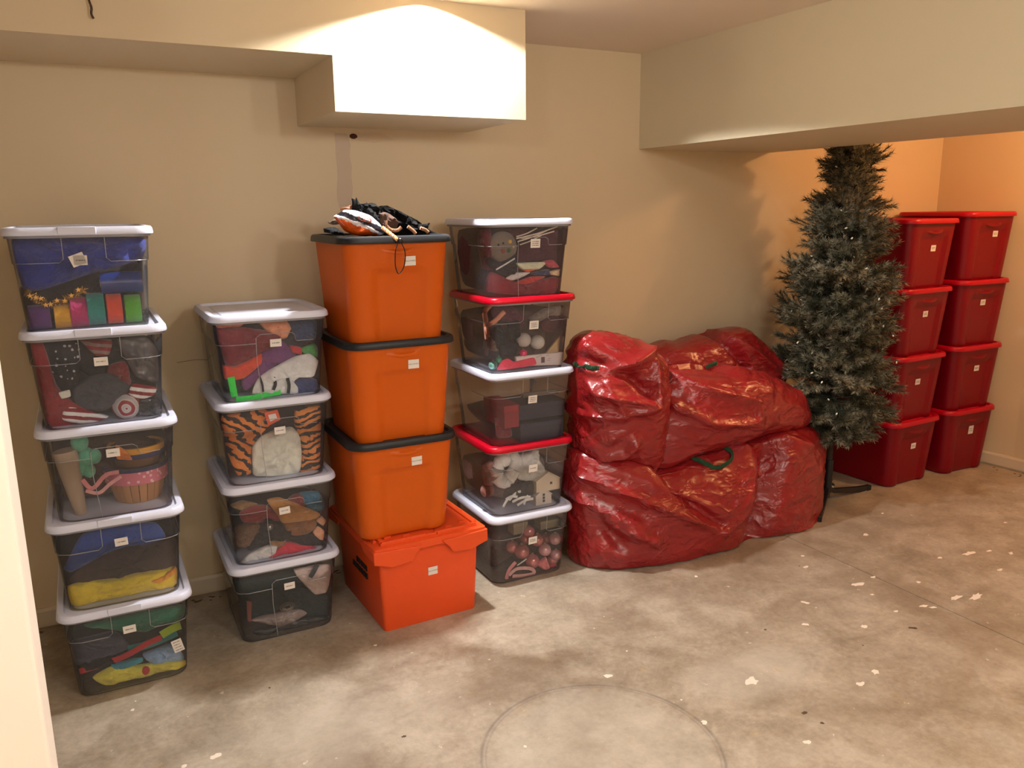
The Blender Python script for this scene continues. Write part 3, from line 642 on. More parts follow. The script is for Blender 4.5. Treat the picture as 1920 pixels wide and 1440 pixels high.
ITEMS = [
    ('A5','puff','fabric_heap','charcoal heap of fabric behind the streamers in the topmost bin of the left stack','fabric',(38,36,40),3.168,.17,[(-0.171,1.382),(.061,1.428),(.182,1.446),(.17,1.285),(.168,1.26),(-0.161,1.26)],''),
    ('A5','puff','folded_cloth','royal blue folded tablecloth in the topmost bin of the left stack','cloth',(14,40,128),3.008,.07,[(-0.183,1.548),(-0.029,1.544),(.19,1.538),(.185,1.476),(.13,1.451),(.057,1.435),(-0.044,1.404),(-0.123,1.38),(-0.171,1.384)],''),
    ('A5','roll','plastic_roll','shiny blue plastic roll lying in the topmost bin of the left stack','roll',(16,52,130),2.968,.034,[(.047,1.396),(.17,1.389)],''),
    ('A5','streamer','streamer_roll','purple crepe streamer roll standing in the topmost bin of the left stack','streamer',(92,44,120),2.973,.0,[(-0.164,1.299),(-0.101,1.295),(-0.129,1.338),(-0.139,1.26)],''),
    ('A5','streamer','streamer_roll','golden yellow crepe streamer roll standing in the topmost bin of the left stack','streamer',(232,172,40),2.973,.0,[(-0.093,1.3),(-0.044,1.297),(-0.064,1.337),(-0.073,1.26)],''),
    ('A5','streamer','streamer_roll','magenta crepe streamer roll standing in the topmost bin of the left stack','streamer',(190,34,104),2.973,.0,[(-0.047,1.309),(.006,1.306),(-0.015,1.356),(-0.026,1.26)],''),
    ('A5','streamer','streamer_roll','teal crepe streamer roll standing in the topmost bin of the left stack','streamer',(18,140,130),2.973,.0,[(.001,1.317),(.054,1.313),(.033,1.367),(.022,1.263)],''),
    ('A5','streamer','streamer_roll','orange red crepe streamer roll standing in the topmost bin of the left stack','streamer',(226,66,30),2.973,.0,[(.057,1.314),(.105,1.311),(.086,1.361),(.076,1.264)],''),
    ('A5','streamer','streamer_roll','bright green crepe streamer roll standing in the topmost bin of the left stack','streamer',(80,170,30),2.973,.0,[(.11,1.311),(.161,1.308),(.14,1.355),(.131,1.263)],''),
    ('A5','tinsel','tinsel_garland','gold star tinsel garland lying over the streamers in the topmost left bin','garland',(170,128,60),2.958,.03,[(-0.163,1.379),(-0.129,1.353),(-0.099,1.335),(-0.049,1.354),(-0.003,1.378)],''),
    ('A4','puff','fabric_heap','black heap of fabric behind the flag pieces in the second bin of the left stack','fabric',(30,30,33),3.178,.19,[(-0.168,1.198),(.198,1.177),(.18,.947),(.173,.947),(-0.149,.947)],''),
    ('A4','puff','folded_cloth','deep red flag cloth along the left wall in the second bin of the left stack','cloth',(122,16,28),2.968,.035,[(-0.17,1.216),(-0.134,1.216),(-0.113,1.083),(-0.076,1.022),(.007,.955),(-0.016,.947),(-0.148,.947)],''),
    ('A4','puff','folded_cloth','black cloth with small white stars in the second bin of the left stack','cloth',(20,20,28),2.983,.03,[(-0.137,1.21),(-0.032,1.204),(-0.057,1.057),(-0.11,1.046),(-0.126,1.137)],'stars'),
    ('A4','puff','folded_cloth','grey and red striped scrap under the lid in the second bin of the left stack','cloth',(120,100,95),2.998,.03,[(-0.03,1.215),(.062,1.207),(.049,1.158),(.009,1.159)],'stripes'),
    ('A4','puff','plastic_wrap','crinkled grey plastic wrap in the second bin of the left stack','wrapping',(88,86,90),2.988,.045,[(.079,1.208),(.162,1.213),(.197,1.163),(.188,1.052),(.123,1.077),(.098,1.138)],'gloss'),
    ('A4','puff','folded_cloth','dark red knitted scrap in the second bin of the left stack','cloth',(110,24,24),2.998,.04,[(.046,1.124),(.098,1.131),(.106,1.054),(.063,1.041),(.03,1.074)],''),
    ('A4','puff','knit_hat','grey knitted hat in the second bin of the left stack','hat',(58,58,66),2.968,.038,[(-0.071,1.062),(-0.019,1.096),(.042,1.101),(.099,1.054),(.079,1.01),(.009,.978),(-0.068,1.004)],''),
    ('A4','puff','folded_cloth','small red and white striped scrap in the second bin of the left stack','cloth',(220,205,200),2.948,.02,[(.109,1.063),(.179,1.044),(.17,1.018),(.13,1.007),(.093,1.03)],'stripes'),
    ('A4','puff','striped_flag','long red and white striped flag folded low in the second bin of the left stack','flag',(220,205,200),2.948,.02,[(-0.097,1.012),(-0.04,.991),(.027,.962),(-0.015,.947),(-0.064,.95),(-0.108,.968)],'stripes'),
    ('A4','ball','swirl_ball','grey ball with red and white swirl in the second bin of the left stack','ball',(150,148,150),2.963,.0443,[(.082,.987)],'swirl'),
    ('A4','puff','paper_tag','small white paper tag in the second bin of the left stack','tag',(205,195,185),2.938,.008,[(-0.108,1.059),(-0.077,1.065),(-0.076,1.043),(-0.102,1.038)],''),
    ('A4','puff','folded_cloth','black glitter cloth in the right corner in the second bin of the left stack','cloth',(26,26,30),2.958,.03,[(.125,1.007),(.184,.999),(.18,.947),(.109,.949)],'gloss'),
    ('A3','puff','fabric_heap','dark brown heap of fabric behind the basket in the middle bin of the left stack','fabric',(70,52,46),3.208,.15,[(-0.148,.85),(.2,.832),(.192,.722),(.18,.634),(-0.075,.634),(-0.139,.634)],''),
    ('A3','cone','paper_cone','leaning beige paper cone in the middle bin of the left stack','cone',(172,150,128),2.978,.036,[(-0.114,.857),(-0.089,.634)],''),
    ('A3','ball','plastic_egg','topmost mint green plastic egg in the middle bin of the left stack','egg',(80,150,124),2.978,.0264,[(-0.068,.879)],'egg'),
    ('A3','ball','plastic_egg','largest mint green plastic egg in the middle bin of the left stack','egg',(80,150,124),2.99,.0282,[(-0.054,.821)],'egg'),
    ('A3','ball','plastic_egg','upper right mint green plastic egg in the middle bin of the left stack','egg',(80,150,124),2.978,.0207,[(-0.029,.825)],'egg'),
    ('A3','ball','plastic_egg','lower left mint green plastic egg in the middle bin of the left stack','egg',(80,150,124),2.99,.0237,[(-0.071,.789)],'egg'),
    ('A3','ball','plastic_egg','lowest mint green plastic egg in the middle bin of the left stack','egg',(80,150,124),2.978,.0193,[(-0.05,.778)],'egg'),
    ('A3','basket','bushel_basket','round wooden slat basket with pink dotted band in the middle bin of the left stack','basket',(178,128,84),3.068,.0,[(.092,.721),(.08,.634),(-0.003,.736),(.191,.705)],''),
    ('A3','bowl','toy_bowl','yellow and navy round bowl on the basket in the middle bin of the left stack','bowl',(206,150,40),3.058,.0,[(.098,.832),(.092,.765),(.016,.844),(.187,.82)],''),
    ('A3','puff','folded_cloth','orange felt scrap behind the sticker in the middle bin of the left stack','cloth',(220,110,30),2.958,.018,[(.038,.859),(.066,.835),(.083,.801),(.036,.812)],''),
    ('A3','ribbon','pink_ribbon','pink ribbon looping beside the basket in the middle bin of the left stack','ribbon',(196,120,124),2.958,.007,[(-0.073,.756),(-0.047,.721),(-0.003,.76),(.038,.765)],''),
    ('A3','ribbon','pink_ribbon','lower pale pink ribbon beside the basket in the middle bin of the left stack','ribbon',(206,140,140),2.953,.006,[(-0.067,.718),(-0.029,.704),(.007,.729),(.043,.75)],''),
    ('A2','puff','fabric_heap','black heap of fabric behind the costumes in the second lowest bin of the left stack','fabric',(28,26,30),3.178,.19,[(-0.164,.495),(.192,.491),(.179,.321),(.179,.321),(-0.15,.321)],''),
    ('A2','puff','costume_piece','royal blue costume piece in the second lowest bin of the left stack','costume',(22,58,132),2.958,.032,[(-0.16,.46),(-0.128,.517),(-0.096,.565),(-0.021,.578),(.131,.569),(.161,.506),(.095,.494),(.04,.502),(-0.045,.483),(-0.136,.443)],''),
    ('A2','puff','costume_piece','dark brown furry costume in the second lowest bin of the left stack','costume',(58,46,42),2.983,.035,[(-0.15,.407),(-0.087,.458),(.04,.495),(.193,.495),(.183,.371),(.083,.354),(-0.097,.366)],'fur'),
    ('A2','puff','costume_piece','bright yellow satin costume in the second lowest bin of the left stack','costume',(214,172,34),2.958,.034,[(-0.156,.394),(-0.094,.401),(-0.027,.389),(.029,.392),(.114,.392),(.185,.392),(.179,.324),(.135,.321),(.078,.321),(.021,.321),(-0.015,.321),(-0.078,.321),(-0.149,.321)],''),
    ('A2','puff','folded_cloth','orange satin trim on the yellow costume in the second lowest bin of the left stack','cloth',(214,130,24),2.938,.018,[(.096,.366),(.14,.376),(.18,.401),(.179,.376),(.124,.349)],''),
    ('A1','puff','fabric_heap','dark slate heap of fabric in the lowest bin of the left stack','fabric',(42,46,56),3.188,.19,[(-0.161,.122),(.186,.126),(.177,.008),(.163,.008),(-0.152,.008)],''),
    ('A1','puff','folded_cloth','dark green folded cloth under the lid in the lowest bin of the left stack','cloth',(10,92,68),2.968,.035,[(-0.124,.24),(.029,.242),(.195,.237),(.191,.19),(.125,.184),(.065,.168),(-0.032,.199)],''),
    ('A1','puff','folded_cloth','slate blue cloth at the left in the lowest bin of the left stack','cloth',(58,62,84),2.968,.03,[(-0.166,.189),(-0.033,.191),(.01,.124),(-0.055,.107),(-0.159,.104)],''),
    ('A1','puff','folded_cloth','black scrap at the left in the lowest bin of the left stack','cloth',(20,18,22),2.963,.03,[(-0.16,.111),(-0.054,.122),(-0.03,.077),(-0.107,.078),(-0.149,.075)],''),
    ('A1','ribbon','red_strip','crimson and orange strip running across the lowest bin of the left stack','strip',(170,30,40),2.948,.011,[(-0.153,.083),(-0.085,.091),(-0.015,.1),(.059,.127),(.112,.141)],''),
    ('A1','ribbon','lime_strip','lime green strip in the right of the lowest bin of the left stack','strip',(150,180,40),2.948,.015,[(.112,.149),(.151,.165),(.179,.17)],''),
    ('A1','ribbon','teal_strip','teal strip under the crimson strip in the lowest bin of the left stack','strip',(20,110,110),2.958,.015,[(.002,.118),(.081,.122),(.164,.141)],''),
    ('A1','puff','folded_cloth','pale blue cloth at the right in the lowest bin of the left stack','cloth',(120,150,190),2.963,.03,[(.046,.086),(.154,.1),(.179,.029),(.081,.035)],''),
    ('A1','puff','folded_cloth','cyan scrap in the centre in the lowest bin of the left stack','cloth',(50,130,150),2.948,.018,[(-0.055,.082),(.041,.082),(.041,.065),(-0.04,.059)],''),
    ('A1','puff','plush_toy','pale yellow plush in the lowest bin of the left stack','toy',(200,186,70),2.953,.03,[(-0.117,.048),(-0.059,.072),(.053,.05),(.179,.031),(.174,.008),(.003,.008),(-0.081,.008)],''),
    ('A1','ball','red_pompom','small red pompom on the yellow plush in the lowest bin of the left stack','pompom',(170,40,40),2.938,.0157,[(.048,.034)],''),
    ('B4','puff','fabric_heap','dark heap of costumes in the top bin of the second stack','fabric',(48,44,56),3.25,.15,[(.403,1.21),(.763,1.19),(.757,1.104),(.745,.947),(.745,.947),(.446,.947),(.412,1.035)],''),
    ('B4','puff','folded_cloth','charcoal felt scrap under the lid in the top bin of the second stack','cloth',(44,44,50),3.1,.03,[(.5,1.224),(.561,1.221),(.591,1.171),(.507,1.198)],''),
    ('B4','puff','folded_cloth','dark blue cloth under the lid in the top bin of the second stack','cloth',(24,48,84),3.095,.03,[(.662,1.219),(.765,1.21),(.759,1.139),(.736,1.133),(.686,1.139),(.674,1.178)],''),
    ('B4','puff','foam_piece','peach foam piece in the top bin of the second stack','foam',(226,128,96),3.075,.028,[(.552,1.224),(.648,1.222),(.666,1.191),(.649,1.158),(.629,1.153),(.586,1.175)],''),
    ('B4','puff','folded_cloth','peach cloth at the left under the lid in the top bin of the second stack','cloth',(214,120,100),3.07,.02,[(.404,1.235),(.496,1.228),(.484,1.21),(.406,1.211)],''),
    ('B4','puff','costume_piece','crimson fleece garment in the top bin of the second stack','costume',(112,10,34),3.06,.034,[(.402,1.211),(.478,1.211),(.556,1.196),(.624,1.166),(.599,1.129),(.55,1.112),(.487,1.087),(.453,1.072),(.421,1.08),(.407,1.155)],'fur'),
    ('B4','puff','costume_piece','purple satin garment in the top bin of the second stack','costume',(104,52,108),3.08,.032,[(.554,1.11),(.629,1.144),(.666,1.11),(.68,1.083),(.609,1.06),(.557,1.019),(.486,.971),(.475,1.008),(.53,1.052)],''),
    ('B4','puff','costume_piece','orange red sash in the top bin of the second stack','costume',(218,58,28),3.055,.026,[(.411,1.078),(.452,1.073),(.5,1.089),(.55,1.109),(.546,1.072),(.486,1.026),(.448,1.02),(.414,1.029)],''),
    ('B4','puff','folded_cloth','small red scrap in the top bin of the second stack','cloth',(180,40,50),3.065,.02,[(.657,1.128),(.698,1.116),(.695,1.089),(.662,1.103)],''),
    ('B4','puff','folded_cloth','leaf green cloth at the right in the top bin of the second stack','cloth',(66,146,76),3.065,.025,[(.695,1.112),(.744,1.128),(.757,1.114),(.754,1.074),(.706,1.093)],''),
    ('B4','puff','costume_piece','white costume sleeve with black bands in the top bin of the second stack','costume',(212,208,220),3.045,.024,[(.503,.965),(.531,1.023),(.591,1.057),(.667,1.089),(.722,1.094),(.754,1.064),(.731,1.005),(.686,1.011),(.656,.995),(.67,.972),(.667,.947),(.584,.955)],''),
    ('B4','ribbon','black_band','left black band across the white sleeve in the top bin of the second stack','band',(16,16,20),3.018,.004,[(.529,1.033),(.537,1.003),(.539,.973)],'grp:black bands on the white sleeve'),
    ('B4','ribbon','black_band','middle black band across the white sleeve in the top bin of the second stack','band',(16,16,20),3.018,.006,[(.579,1.023),(.584,.998),(.575,.976)],'grp:black bands on the white sleeve'),
    ('B4','ribbon','black_band','right black band across the white sleeve in the top bin of the second stack','band',(16,16,20),3.018,.006,[(.629,1.015),(.633,.987),(.628,.957)],'grp:black bands on the white sleeve'),
    ('B4','puff','folded_cloth','navy cloth in the lower right corner in the top bin of the second stack','cloth',(24,40,92),3.06,.03,[(.654,.992),(.72,1.002),(.748,.987),(.745,.947),(.67,.947)],''),
    ('B4','ribbon','green_ribbon','bright green ribbon standing in the left of the top bin of the second stack','ribbon',(30,205,60),3.032,.012,[(.433,1.037),(.436,1.001),(.44,.964)],''),
    ('B4','ribbon','green_ribbon','bright green ribbon lying along the bottom of the top bin of the second stack','ribbon',(40,205,70),3.032,.01,[(.444,.953),(.495,.952),(.553,.958),(.604,.962)],''),
    ('B3','puff','fabric_heap','dark heap of fabric behind the tiger costume in the second bin of the second stack','fabric',(52,38,40),3.26,.15,[(.414,.86),(.754,.837),(.74,.657),(.739,.634),(.438,.634),(.417,.769)],''),
    ('B3','puff','tiger_costume','left half of a striped tiger costume in the second bin of the second stack','costume',(196,112,44),3.07,.045,[(.394,.888),(.479,.896),(.556,.899),(.564,.842),(.52,.796),(.49,.759),(.48,.659),(.432,.656),(.405,.74),(.393,.844)],'tigerv'),
    ('B3','puff','tiger_costume','right half of a striped tiger costume in the second bin of the second stack','costume',(204,118,52),3.07,.045,[(.664,.884),(.725,.884),(.757,.879),(.745,.714),(.739,.634),(.698,.634),(.662,.634),(.677,.726),(.655,.825)],'tiger'),
    ('B3','puff','plush_belly','cream plush belly in the second bin of the second stack','costume',(228,202,186),3.065,.04,[(.492,.76),(.528,.796),(.579,.814),(.643,.816),(.671,.776),(.672,.702),(.658,.634),(.565,.634),(.488,.65)],''),
    ('B3','card','price_tag','orange price tag with white square hanging in the second bin of the second stack','tag',(226,84,40),3.024,.004,[(.537,.894),(.586,.9),(.595,.861),(.548,.842)],''),
    ('B2','puff','fabric_heap','dark heap of costumes in the third bin of the second stack','fabric',(42,36,36),3.25,.15,[(.423,.492),(.75,.479),(.74,.352),(.738,.321),(.459,.321),(.432,.339)],''),
    ('B2','puff','folded_cloth','tan scrap at the upper left in the third bin of the second stack','cloth',(130,94,52),3.09,.03,[(.401,.537),(.446,.549),(.5,.525),(.468,.513),(.434,.513)],''),
    ('B2','puff','costume_piece','brick red garment in the third bin of the second stack','costume',(122,30,32),3.075,.032,[(.428,.505),(.471,.528),(.53,.519),(.57,.474),(.57,.449),(.496,.458),(.438,.469)],''),
    ('B2','puff','folded_cloth','maroon scrap under the lid in the third bin of the second stack','cloth',(104,26,32),3.08,.03,[(.613,.532),(.665,.541),(.673,.486),(.632,.507)],''),
    ('B2','puff','folded_cloth','teal blue cloth at the upper right in the third bin of the second stack','cloth',(26,88,118),3.08,.03,[(.659,.546),(.728,.541),(.751,.497),(.747,.461),(.717,.457),(.677,.488)],''),
    ('B2','puff','folded_cloth','maroon cloth at the right wall in the third bin of the second stack','cloth',(112,34,40),3.095,.03,[(.742,.449),(.749,.467),(.743,.395),(.744,.404)],''),
    ('B2','puff','costume_piece','tan leather look sleeve in the third bin of the second stack','costume',(168,116,54),3.06,.03,[(.529,.544),(.574,.548),(.648,.507),(.728,.454),(.716,.437),(.654,.438),(.582,.443),(.564,.477)],''),
    ('B2','puff','costume_piece','brown sleeve below the tan sleeve in the third bin of the second stack','costume',(118,72,28),3.065,.03,[(.588,.444),(.712,.434),(.707,.401),(.672,.379),(.62,.382),(.591,.407)],''),
    ('B2','puff','costume_glove','upper peach glove tip in the third bin of the second stack','glove',(222,146,118),3.045,.016,[(.707,.433),(.729,.448),(.746,.428),(.732,.408)],''),
    ('B2','puff','costume_glove','lower peach glove tip in the third bin of the second stack','glove',(226,142,112),3.045,.016,[(.691,.387),(.711,.41),(.736,.386),(.729,.35),(.713,.356)],''),
    ('B2','puff','fur_piece','brown furry piece at the left in the third bin of the second stack','fur',(92,60,34),3.07,.03,[(.409,.46),(.495,.457),(.493,.403),(.449,.372),(.406,.381)],'fur'),
    ('B2','puff','costume_wig','black furry wig in the third bin of the second stack','wig',(20,18,22),3.06,.03,[(.475,.411),(.524,.471),(.562,.448),(.613,.402),(.588,.374),(.517,.383),(.446,.36)],'fur'),
    ('B2','ball','silver_disc','small silver bauble on the black wig in the third bin of the second stack','bauble',(120,120,118),3.032,.0152,[(.527,.447)],'metal'),
    ('B2','puff','folded_cloth','small tan scrap near the bottom in the third bin of the second stack','cloth',(134,92,52),3.06,.022,[(.527,.383),(.588,.381),(.584,.356),(.555,.348),(.531,.361)],''),
    ('B2','puff','folded_cloth','black cloth at the lower right in the third bin of the second stack','cloth',(22,22,30),3.07,.03,[(.602,.368),(.693,.369),(.736,.332),(.738,.321),(.721,.321),(.649,.336)],''),
    ('B2','puff','folded_cloth','white cloth in the lower left corner in the third bin of the second stack','cloth',(214,204,212),3.045,.024,[(.41,.321),(.448,.35),(.513,.368),(.553,.362),(.537,.321),(.479,.321),(.425,.321)],''),
    ('B2','puff','folded_cloth','crimson cloth along the bottom in the third bin of the second stack','cloth',(186,26,58),3.05,.026,[(.488,.321),(.548,.339),(.595,.368),(.645,.346),(.707,.321),(.673,.321),(.579,.321)],''),
    ('B1','puff','fabric_heap','black heap of fabric in the bottom bin of the second stack','fabric',(20,26,27),3.25,.15,[(.419,.169),(.747,.152),(.737,.02),(.736,.008),(.446,.008),(.426,.063)],''),
    ('B1','puff','costume_piece','dark green black costume in the bottom bin of the second stack','costume',(20,36,36),3.075,.035,[(.396,.245),(.612,.227),(.649,.183),(.629,.157),(.743,.101),(.736,.008),(.647,.034),(.572,.088),(.448,.074),(.413,.144)],''),
    ('B1','puff','folded_cloth','pinkish white cloth at the upper right in the bottom bin of the second stack','cloth',(204,176,172),3.055,.03,[(.611,.245),(.753,.237),(.748,.172),(.731,.122),(.685,.124),(.641,.183)],''),
    ('B1','ribbon','grey_strap','grey strap hanging over the white cloth in the bottom bin of the second stack','strap',(50,54,60),3.02,.01,[(.694,.261),(.682,.239),(.664,.215)],''),
    ('B1','card','copper_panel','copper coloured upright panel in the bottom bin of the second stack','panel',(134,58,38),3.035,.006,[(.422,.17),(.44,.161),(.432,.079),(.419,.086)],''),
    ('B1','rings','metal_bangle','silver ringed bangle in the bottom bin of the second stack','bangle',(120,114,108),3.03,.0,[(.571,.11),(.543,.117)],''),
    ('B1','puff','fabric_pouch','dusty pink pouch in the bottom bin of the second stack','pouch',(132,116,112),3.05,.024,[(.433,.078),(.494,.084),(.618,.078),(.65,.051),(.562,.021),(.511,.038)],'gloss'),
    ('B1','puff','black_vinyl','glossy black shoes shape lying flat in the bottom bin of the second stack','vinyl',(14,14,16),3.05,.026,[(.439,.029),(.563,.036),(.668,.035),(.733,.024),(.721,.008),(.591,.008),(.458,.008)],'gloss'),
    ('D5','puff','fabric_heap','dim maroon heap of fabric in the top bin beside the red bags','fabric',(64,26,34),3.23,.14,[(1.446,1.532),(1.818,1.536),(1.81,1.428),(1.797,1.26),(1.642,1.26),(1.465,1.295)],''),
    ('D5','puff','folded_cloth','maroon cloth under the lid in the top bin beside the red bags','cloth',(72,22,40),3.1,.03,[(1.546,1.535),(1.681,1.543),(1.649,1.488),(1.557,1.51)],''),
    ('D5','puff','folded_cloth','wine coloured velvet cloth at the right in the top bin beside the red bags','cloth',(66,20,40),3.075,.03,[(1.635,1.474),(1.699,1.487),(1.777,1.517),(1.818,1.541),(1.817,1.519),(1.812,1.457),(1.805,1.37),(1.741,1.404),(1.623,1.393)],''),
    ('D5','puff','folded_cloth','dark red cloth at the left in the top bin beside the red bags','cloth',(84,16,26),3.08,.03,[(1.447,1.522),(1.497,1.537),(1.5,1.373),(1.458,1.386)],''),
    ('D5','ribbon','paper_straw','longest off white raffia strand under the lid of the top bin beside the red bags','raffia',(190,176,164),3.03,.0025,[(1.594,1.497),(1.692,1.515),(1.792,1.542)],'grp:raffia strands under the lid'),
    ('D5','ribbon','paper_straw','middle off white raffia strand under the lid of the top bin beside the red bags','raffia',(190,176,164),3.034,.0025,[(1.602,1.484),(1.677,1.503),(1.753,1.531)],'grp:raffia strands under the lid'),
    ('D5','ribbon','paper_straw','lowest off white raffia strand under the lid of the top bin beside the red bags','raffia',(190,176,164),3.038,.0025,[(1.615,1.471),(1.667,1.486),(1.72,1.509)],'grp:raffia strands under the lid'),
    ('D5','ribbon','paper_straw','uppermost off white raffia strand under the lid of the top bin beside the red bags','raffia',(190,176,164),3.042,.0025,[(1.601,1.504),(1.649,1.516),(1.699,1.537)],'grp:raffia strands under the lid'),
    ('D5','ribbon','paper_straw','thin off white raffia strand under the lid of the top bin beside the red bags','raffia',(190,176,164),3.046,.0025,[(1.626,1.496),(1.704,1.505),(1.784,1.522)],'grp:raffia strands under the lid'),
    ('D5','face','round_plush','round grey plush face with coloured dots in the top bin beside the red bags','plush',(128,112,100),3.075,.0,[(1.552,1.462),(1.487,1.464)],''),
    ('D5','puff','folded_cloth','black felt piece below the plush face in the top bin beside the red bags','cloth',(36,34,42),3.06,.03,[(1.474,1.425),(1.535,1.403),(1.611,1.433),(1.603,1.34),(1.534,1.347),(1.479,1.389)],''),
    ('D5','ribbon','silver_stick','silver stick slanting across the top bin beside the red bags','stick',(190,190,196),3.02,.003,[(1.495,1.375),(1.537,1.395),(1.581,1.417)],''),
    ('D5','puff','folded_cloth','cream flannel fold in the top bin beside the red bags','cloth',(232,206,170),3.04,.02,[(1.599,1.397),(1.738,1.395),(1.706,1.367),(1.624,1.37)],''),
    ('D5','puff','folded_cloth','orange flannel fold in the top bin beside the red bags','cloth',(222,80,36),3.045,.018,[(1.607,1.376),(1.7,1.367),(1.653,1.355)],''),
    ('D5','puff','folded_cloth','pink red flannel fold in the top bin beside the red bags','cloth',(176,60,80),3.045,.02,[(1.721,1.397),(1.774,1.403),(1.805,1.372),(1.759,1.371)],''),
    ('D5','puff','folded_cloth','pale grey flannel fold in the top bin beside the red bags','cloth',(190,184,184),3.04,.018,[(1.549,1.336),(1.592,1.357),(1.662,1.356),(1.615,1.334),(1.575,1.326)],''),
    ('D5','puff','folded_cloth','navy flannel fold in the top bin beside the red bags','cloth',(42,48,84),3.045,.02,[(1.664,1.352),(1.753,1.365),(1.762,1.341),(1.688,1.341)],''),
    ('D5','puff','folded_cloth','peach flannel fold in the top bin beside the red bags','cloth',(216,170,140),3.04,.018,[(1.756,1.355),(1.804,1.363),(1.804,1.352),(1.802,1.334),(1.762,1.341)],''),
    ('D5','puff','folded_cloth','orange red flannel fold in the top bin beside the red bags','cloth',(176,36,34),3.05,.02,[(1.597,1.315),(1.667,1.336),(1.741,1.334),(1.655,1.305)],''),
    ('D5','puff','folded_blanket','cherry red blanket along the bottom in the top bin beside the red bags','blanket',(110,10,32),3.06,.034,[(1.463,1.322),(1.489,1.365),(1.614,1.309),(1.802,1.33),(1.797,1.261),(1.613,1.26),(1.465,1.285)],''),
    ('D4','puff','fabric_heap','brown grey heap of fabric in the upper red lidded clear bin','fabric',(74,58,54),3.24,.14,[(1.461,1.186),(1.827,1.185),(1.817,1.061),(1.809,.948),(1.606,.947),(1.475,1.008)],''),
    ('D4','puff','folded_cloth','maroon cloth under the lid in the upper red lidded clear bin','cloth',(72,26,42),3.085,.03,[(1.499,1.229),(1.58,1.23),(1.658,1.158),(1.625,1.111),(1.579,1.146),(1.51,1.166)],''),
    ('D4','ribbon','peach_garland','outer peach garland loop in the upper red lidded clear bin','garland',(184,122,94),3.06,.011,[(1.487,1.229),(1.46,1.201),(1.463,1.162),(1.466,1.121),(1.469,1.087)],'round'),
    ('D4','ribbon','peach_garland','inner peach garland loop in the upper red lidded clear bin','garland',(176,112,88),3.05,.01,[(1.544,1.196),(1.504,1.163),(1.464,1.14),(1.467,1.11)],'round'),
    ('D4','puff','folded_cloth','grey brown felt at the upper right in the upper red lidded clear bin','cloth',(102,90,84),3.07,.028,[(1.671,1.157),(1.737,1.191),(1.828,1.204),(1.825,1.16),(1.773,1.162),(1.707,1.138)],''),
    ('D4','plate','round_plate','maroon oval plate standing in the upper red lidded clear bin','plate',(70,20,36),3.06,.0,[(1.786,1.125),(1.722,1.129),(1.786,1.16)],''),
    ('D4','puff','boot_ornament','left black boot ornament in the upper red lidded clear bin','ornament',(26,26,32),3.04,.026,[(1.487,1.132),(1.52,1.141),(1.544,1.094),(1.526,1.062),(1.492,1.08)],''),
    ('D4','puff','boot_ornament','right black boot ornament in the upper red lidded clear bin','ornament',(26,25,30),3.05,.028,[(1.561,1.146),(1.607,1.156),(1.619,1.092),(1.577,1.068),(1.56,1.107)],''),
    ('D4','puff','folded_cloth','black felt block in the upper red lidded clear bin','cloth',(30,28,36),3.045,.028,[(1.522,1.062),(1.604,1.063),(1.594,1.008),(1.522,1.011)],''),
    ('D4','ball','ribbed_ball','left white ribbed ball in the upper red lidded clear bin','ball',(206,196,188),3.045,.0312,[(1.633,1.071)],'ribbed'),
    ('D4','ball','ribbed_ball','right white ribbed ball in the upper red lidded clear bin','ball',(206,198,190),3.055,.0316,[(1.705,1.054)],'ribbed'),
    ('D4','ball','pink_bauble','small shiny pink bauble in the upper red lidded clear bin','bauble',(206,40,90),3.03,.0176,[(1.622,1.017)],'shiny'),
    ('D4','ball','green_bauble','small shiny green bauble in the upper red lidded clear bin','bauble',(20,120,84),3.03,.0143,[(1.507,1.0)],'shiny'),
    ('D4','ball','teal_bauble','pale teal bauble in the front corner of the upper red lidded clear bin','bauble',(90,140,130),3.035,.0194,[(1.482,.978)],'shiny'),
    ('D4','card','beige_card','beige triangular card at the right of the upper red lidded clear bin','card',(206,172,122),3.06,.006,[(1.746,.997),(1.818,1.072),(1.813,.998)],''),
    ('D4','card','photo_box','white flat box with a small dark picture in the upper red lidded clear bin','box',(214,200,196),3.025,.008,[(1.581,1.007),(1.813,1.007),(1.809,.95),(1.586,.967)],'photo'),
    ('D4','puff','felt_piece','crimson felt piece at the bottom in the upper red lidded clear bin','felt',(204,36,66),3.018,.01,[(1.49,.961),(1.514,.995),(1.542,1.004),(1.565,.987),(1.665,.997),(1.678,.965),(1.588,.958),(1.53,.957)],''),
    ('D4','puff','fur_piece','brown furry scrap in the upper red lidded clear bin','fur',(96,76,66),3.055,.03,[(1.468,1.096),(1.493,1.08),(1.511,1.031),(1.472,1.046)],'fur'),
    ('D4','puff','paper_sheet','pale grey paper at the left in the upper red lidded clear bin','paper',(160,156,158),3.08,.03,[(1.47,1.074),(1.469,1.078),(1.474,1.01),(1.473,1.032)],''),
    ('D3','puff','fabric_heap','grey heap of fabric behind the boxes in the middle clear bin beside the red bags','fabric',(66,60,62),3.27,.12,[(1.481,.749),(1.813,.762),(1.804,.634),(1.804,.634),(1.587,.634)],''),
    ('D3','box','gift_box','upper navy flat gift box in the middle clear bin beside the red bags','box',(36,38,58),3.1,.09,[(1.588,.8),(1.816,.791),(1.811,.728),(1.587,.73)],''),
    ('D3','box','gift_box','lower navy deep gift box in the middle clear bin beside the red bags','box',(34,36,56),3.1,.09,[(1.595,.714),(1.809,.708),(1.804,.634),(1.602,.634)],''),
    ('D3','box','gift_box','red gift box at the left of the middle clear bin beside the red bags','box',(140,14,36),3.11,.1,[(1.519,.819),(1.589,.783),(1.59,.686),(1.523,.721)],''),
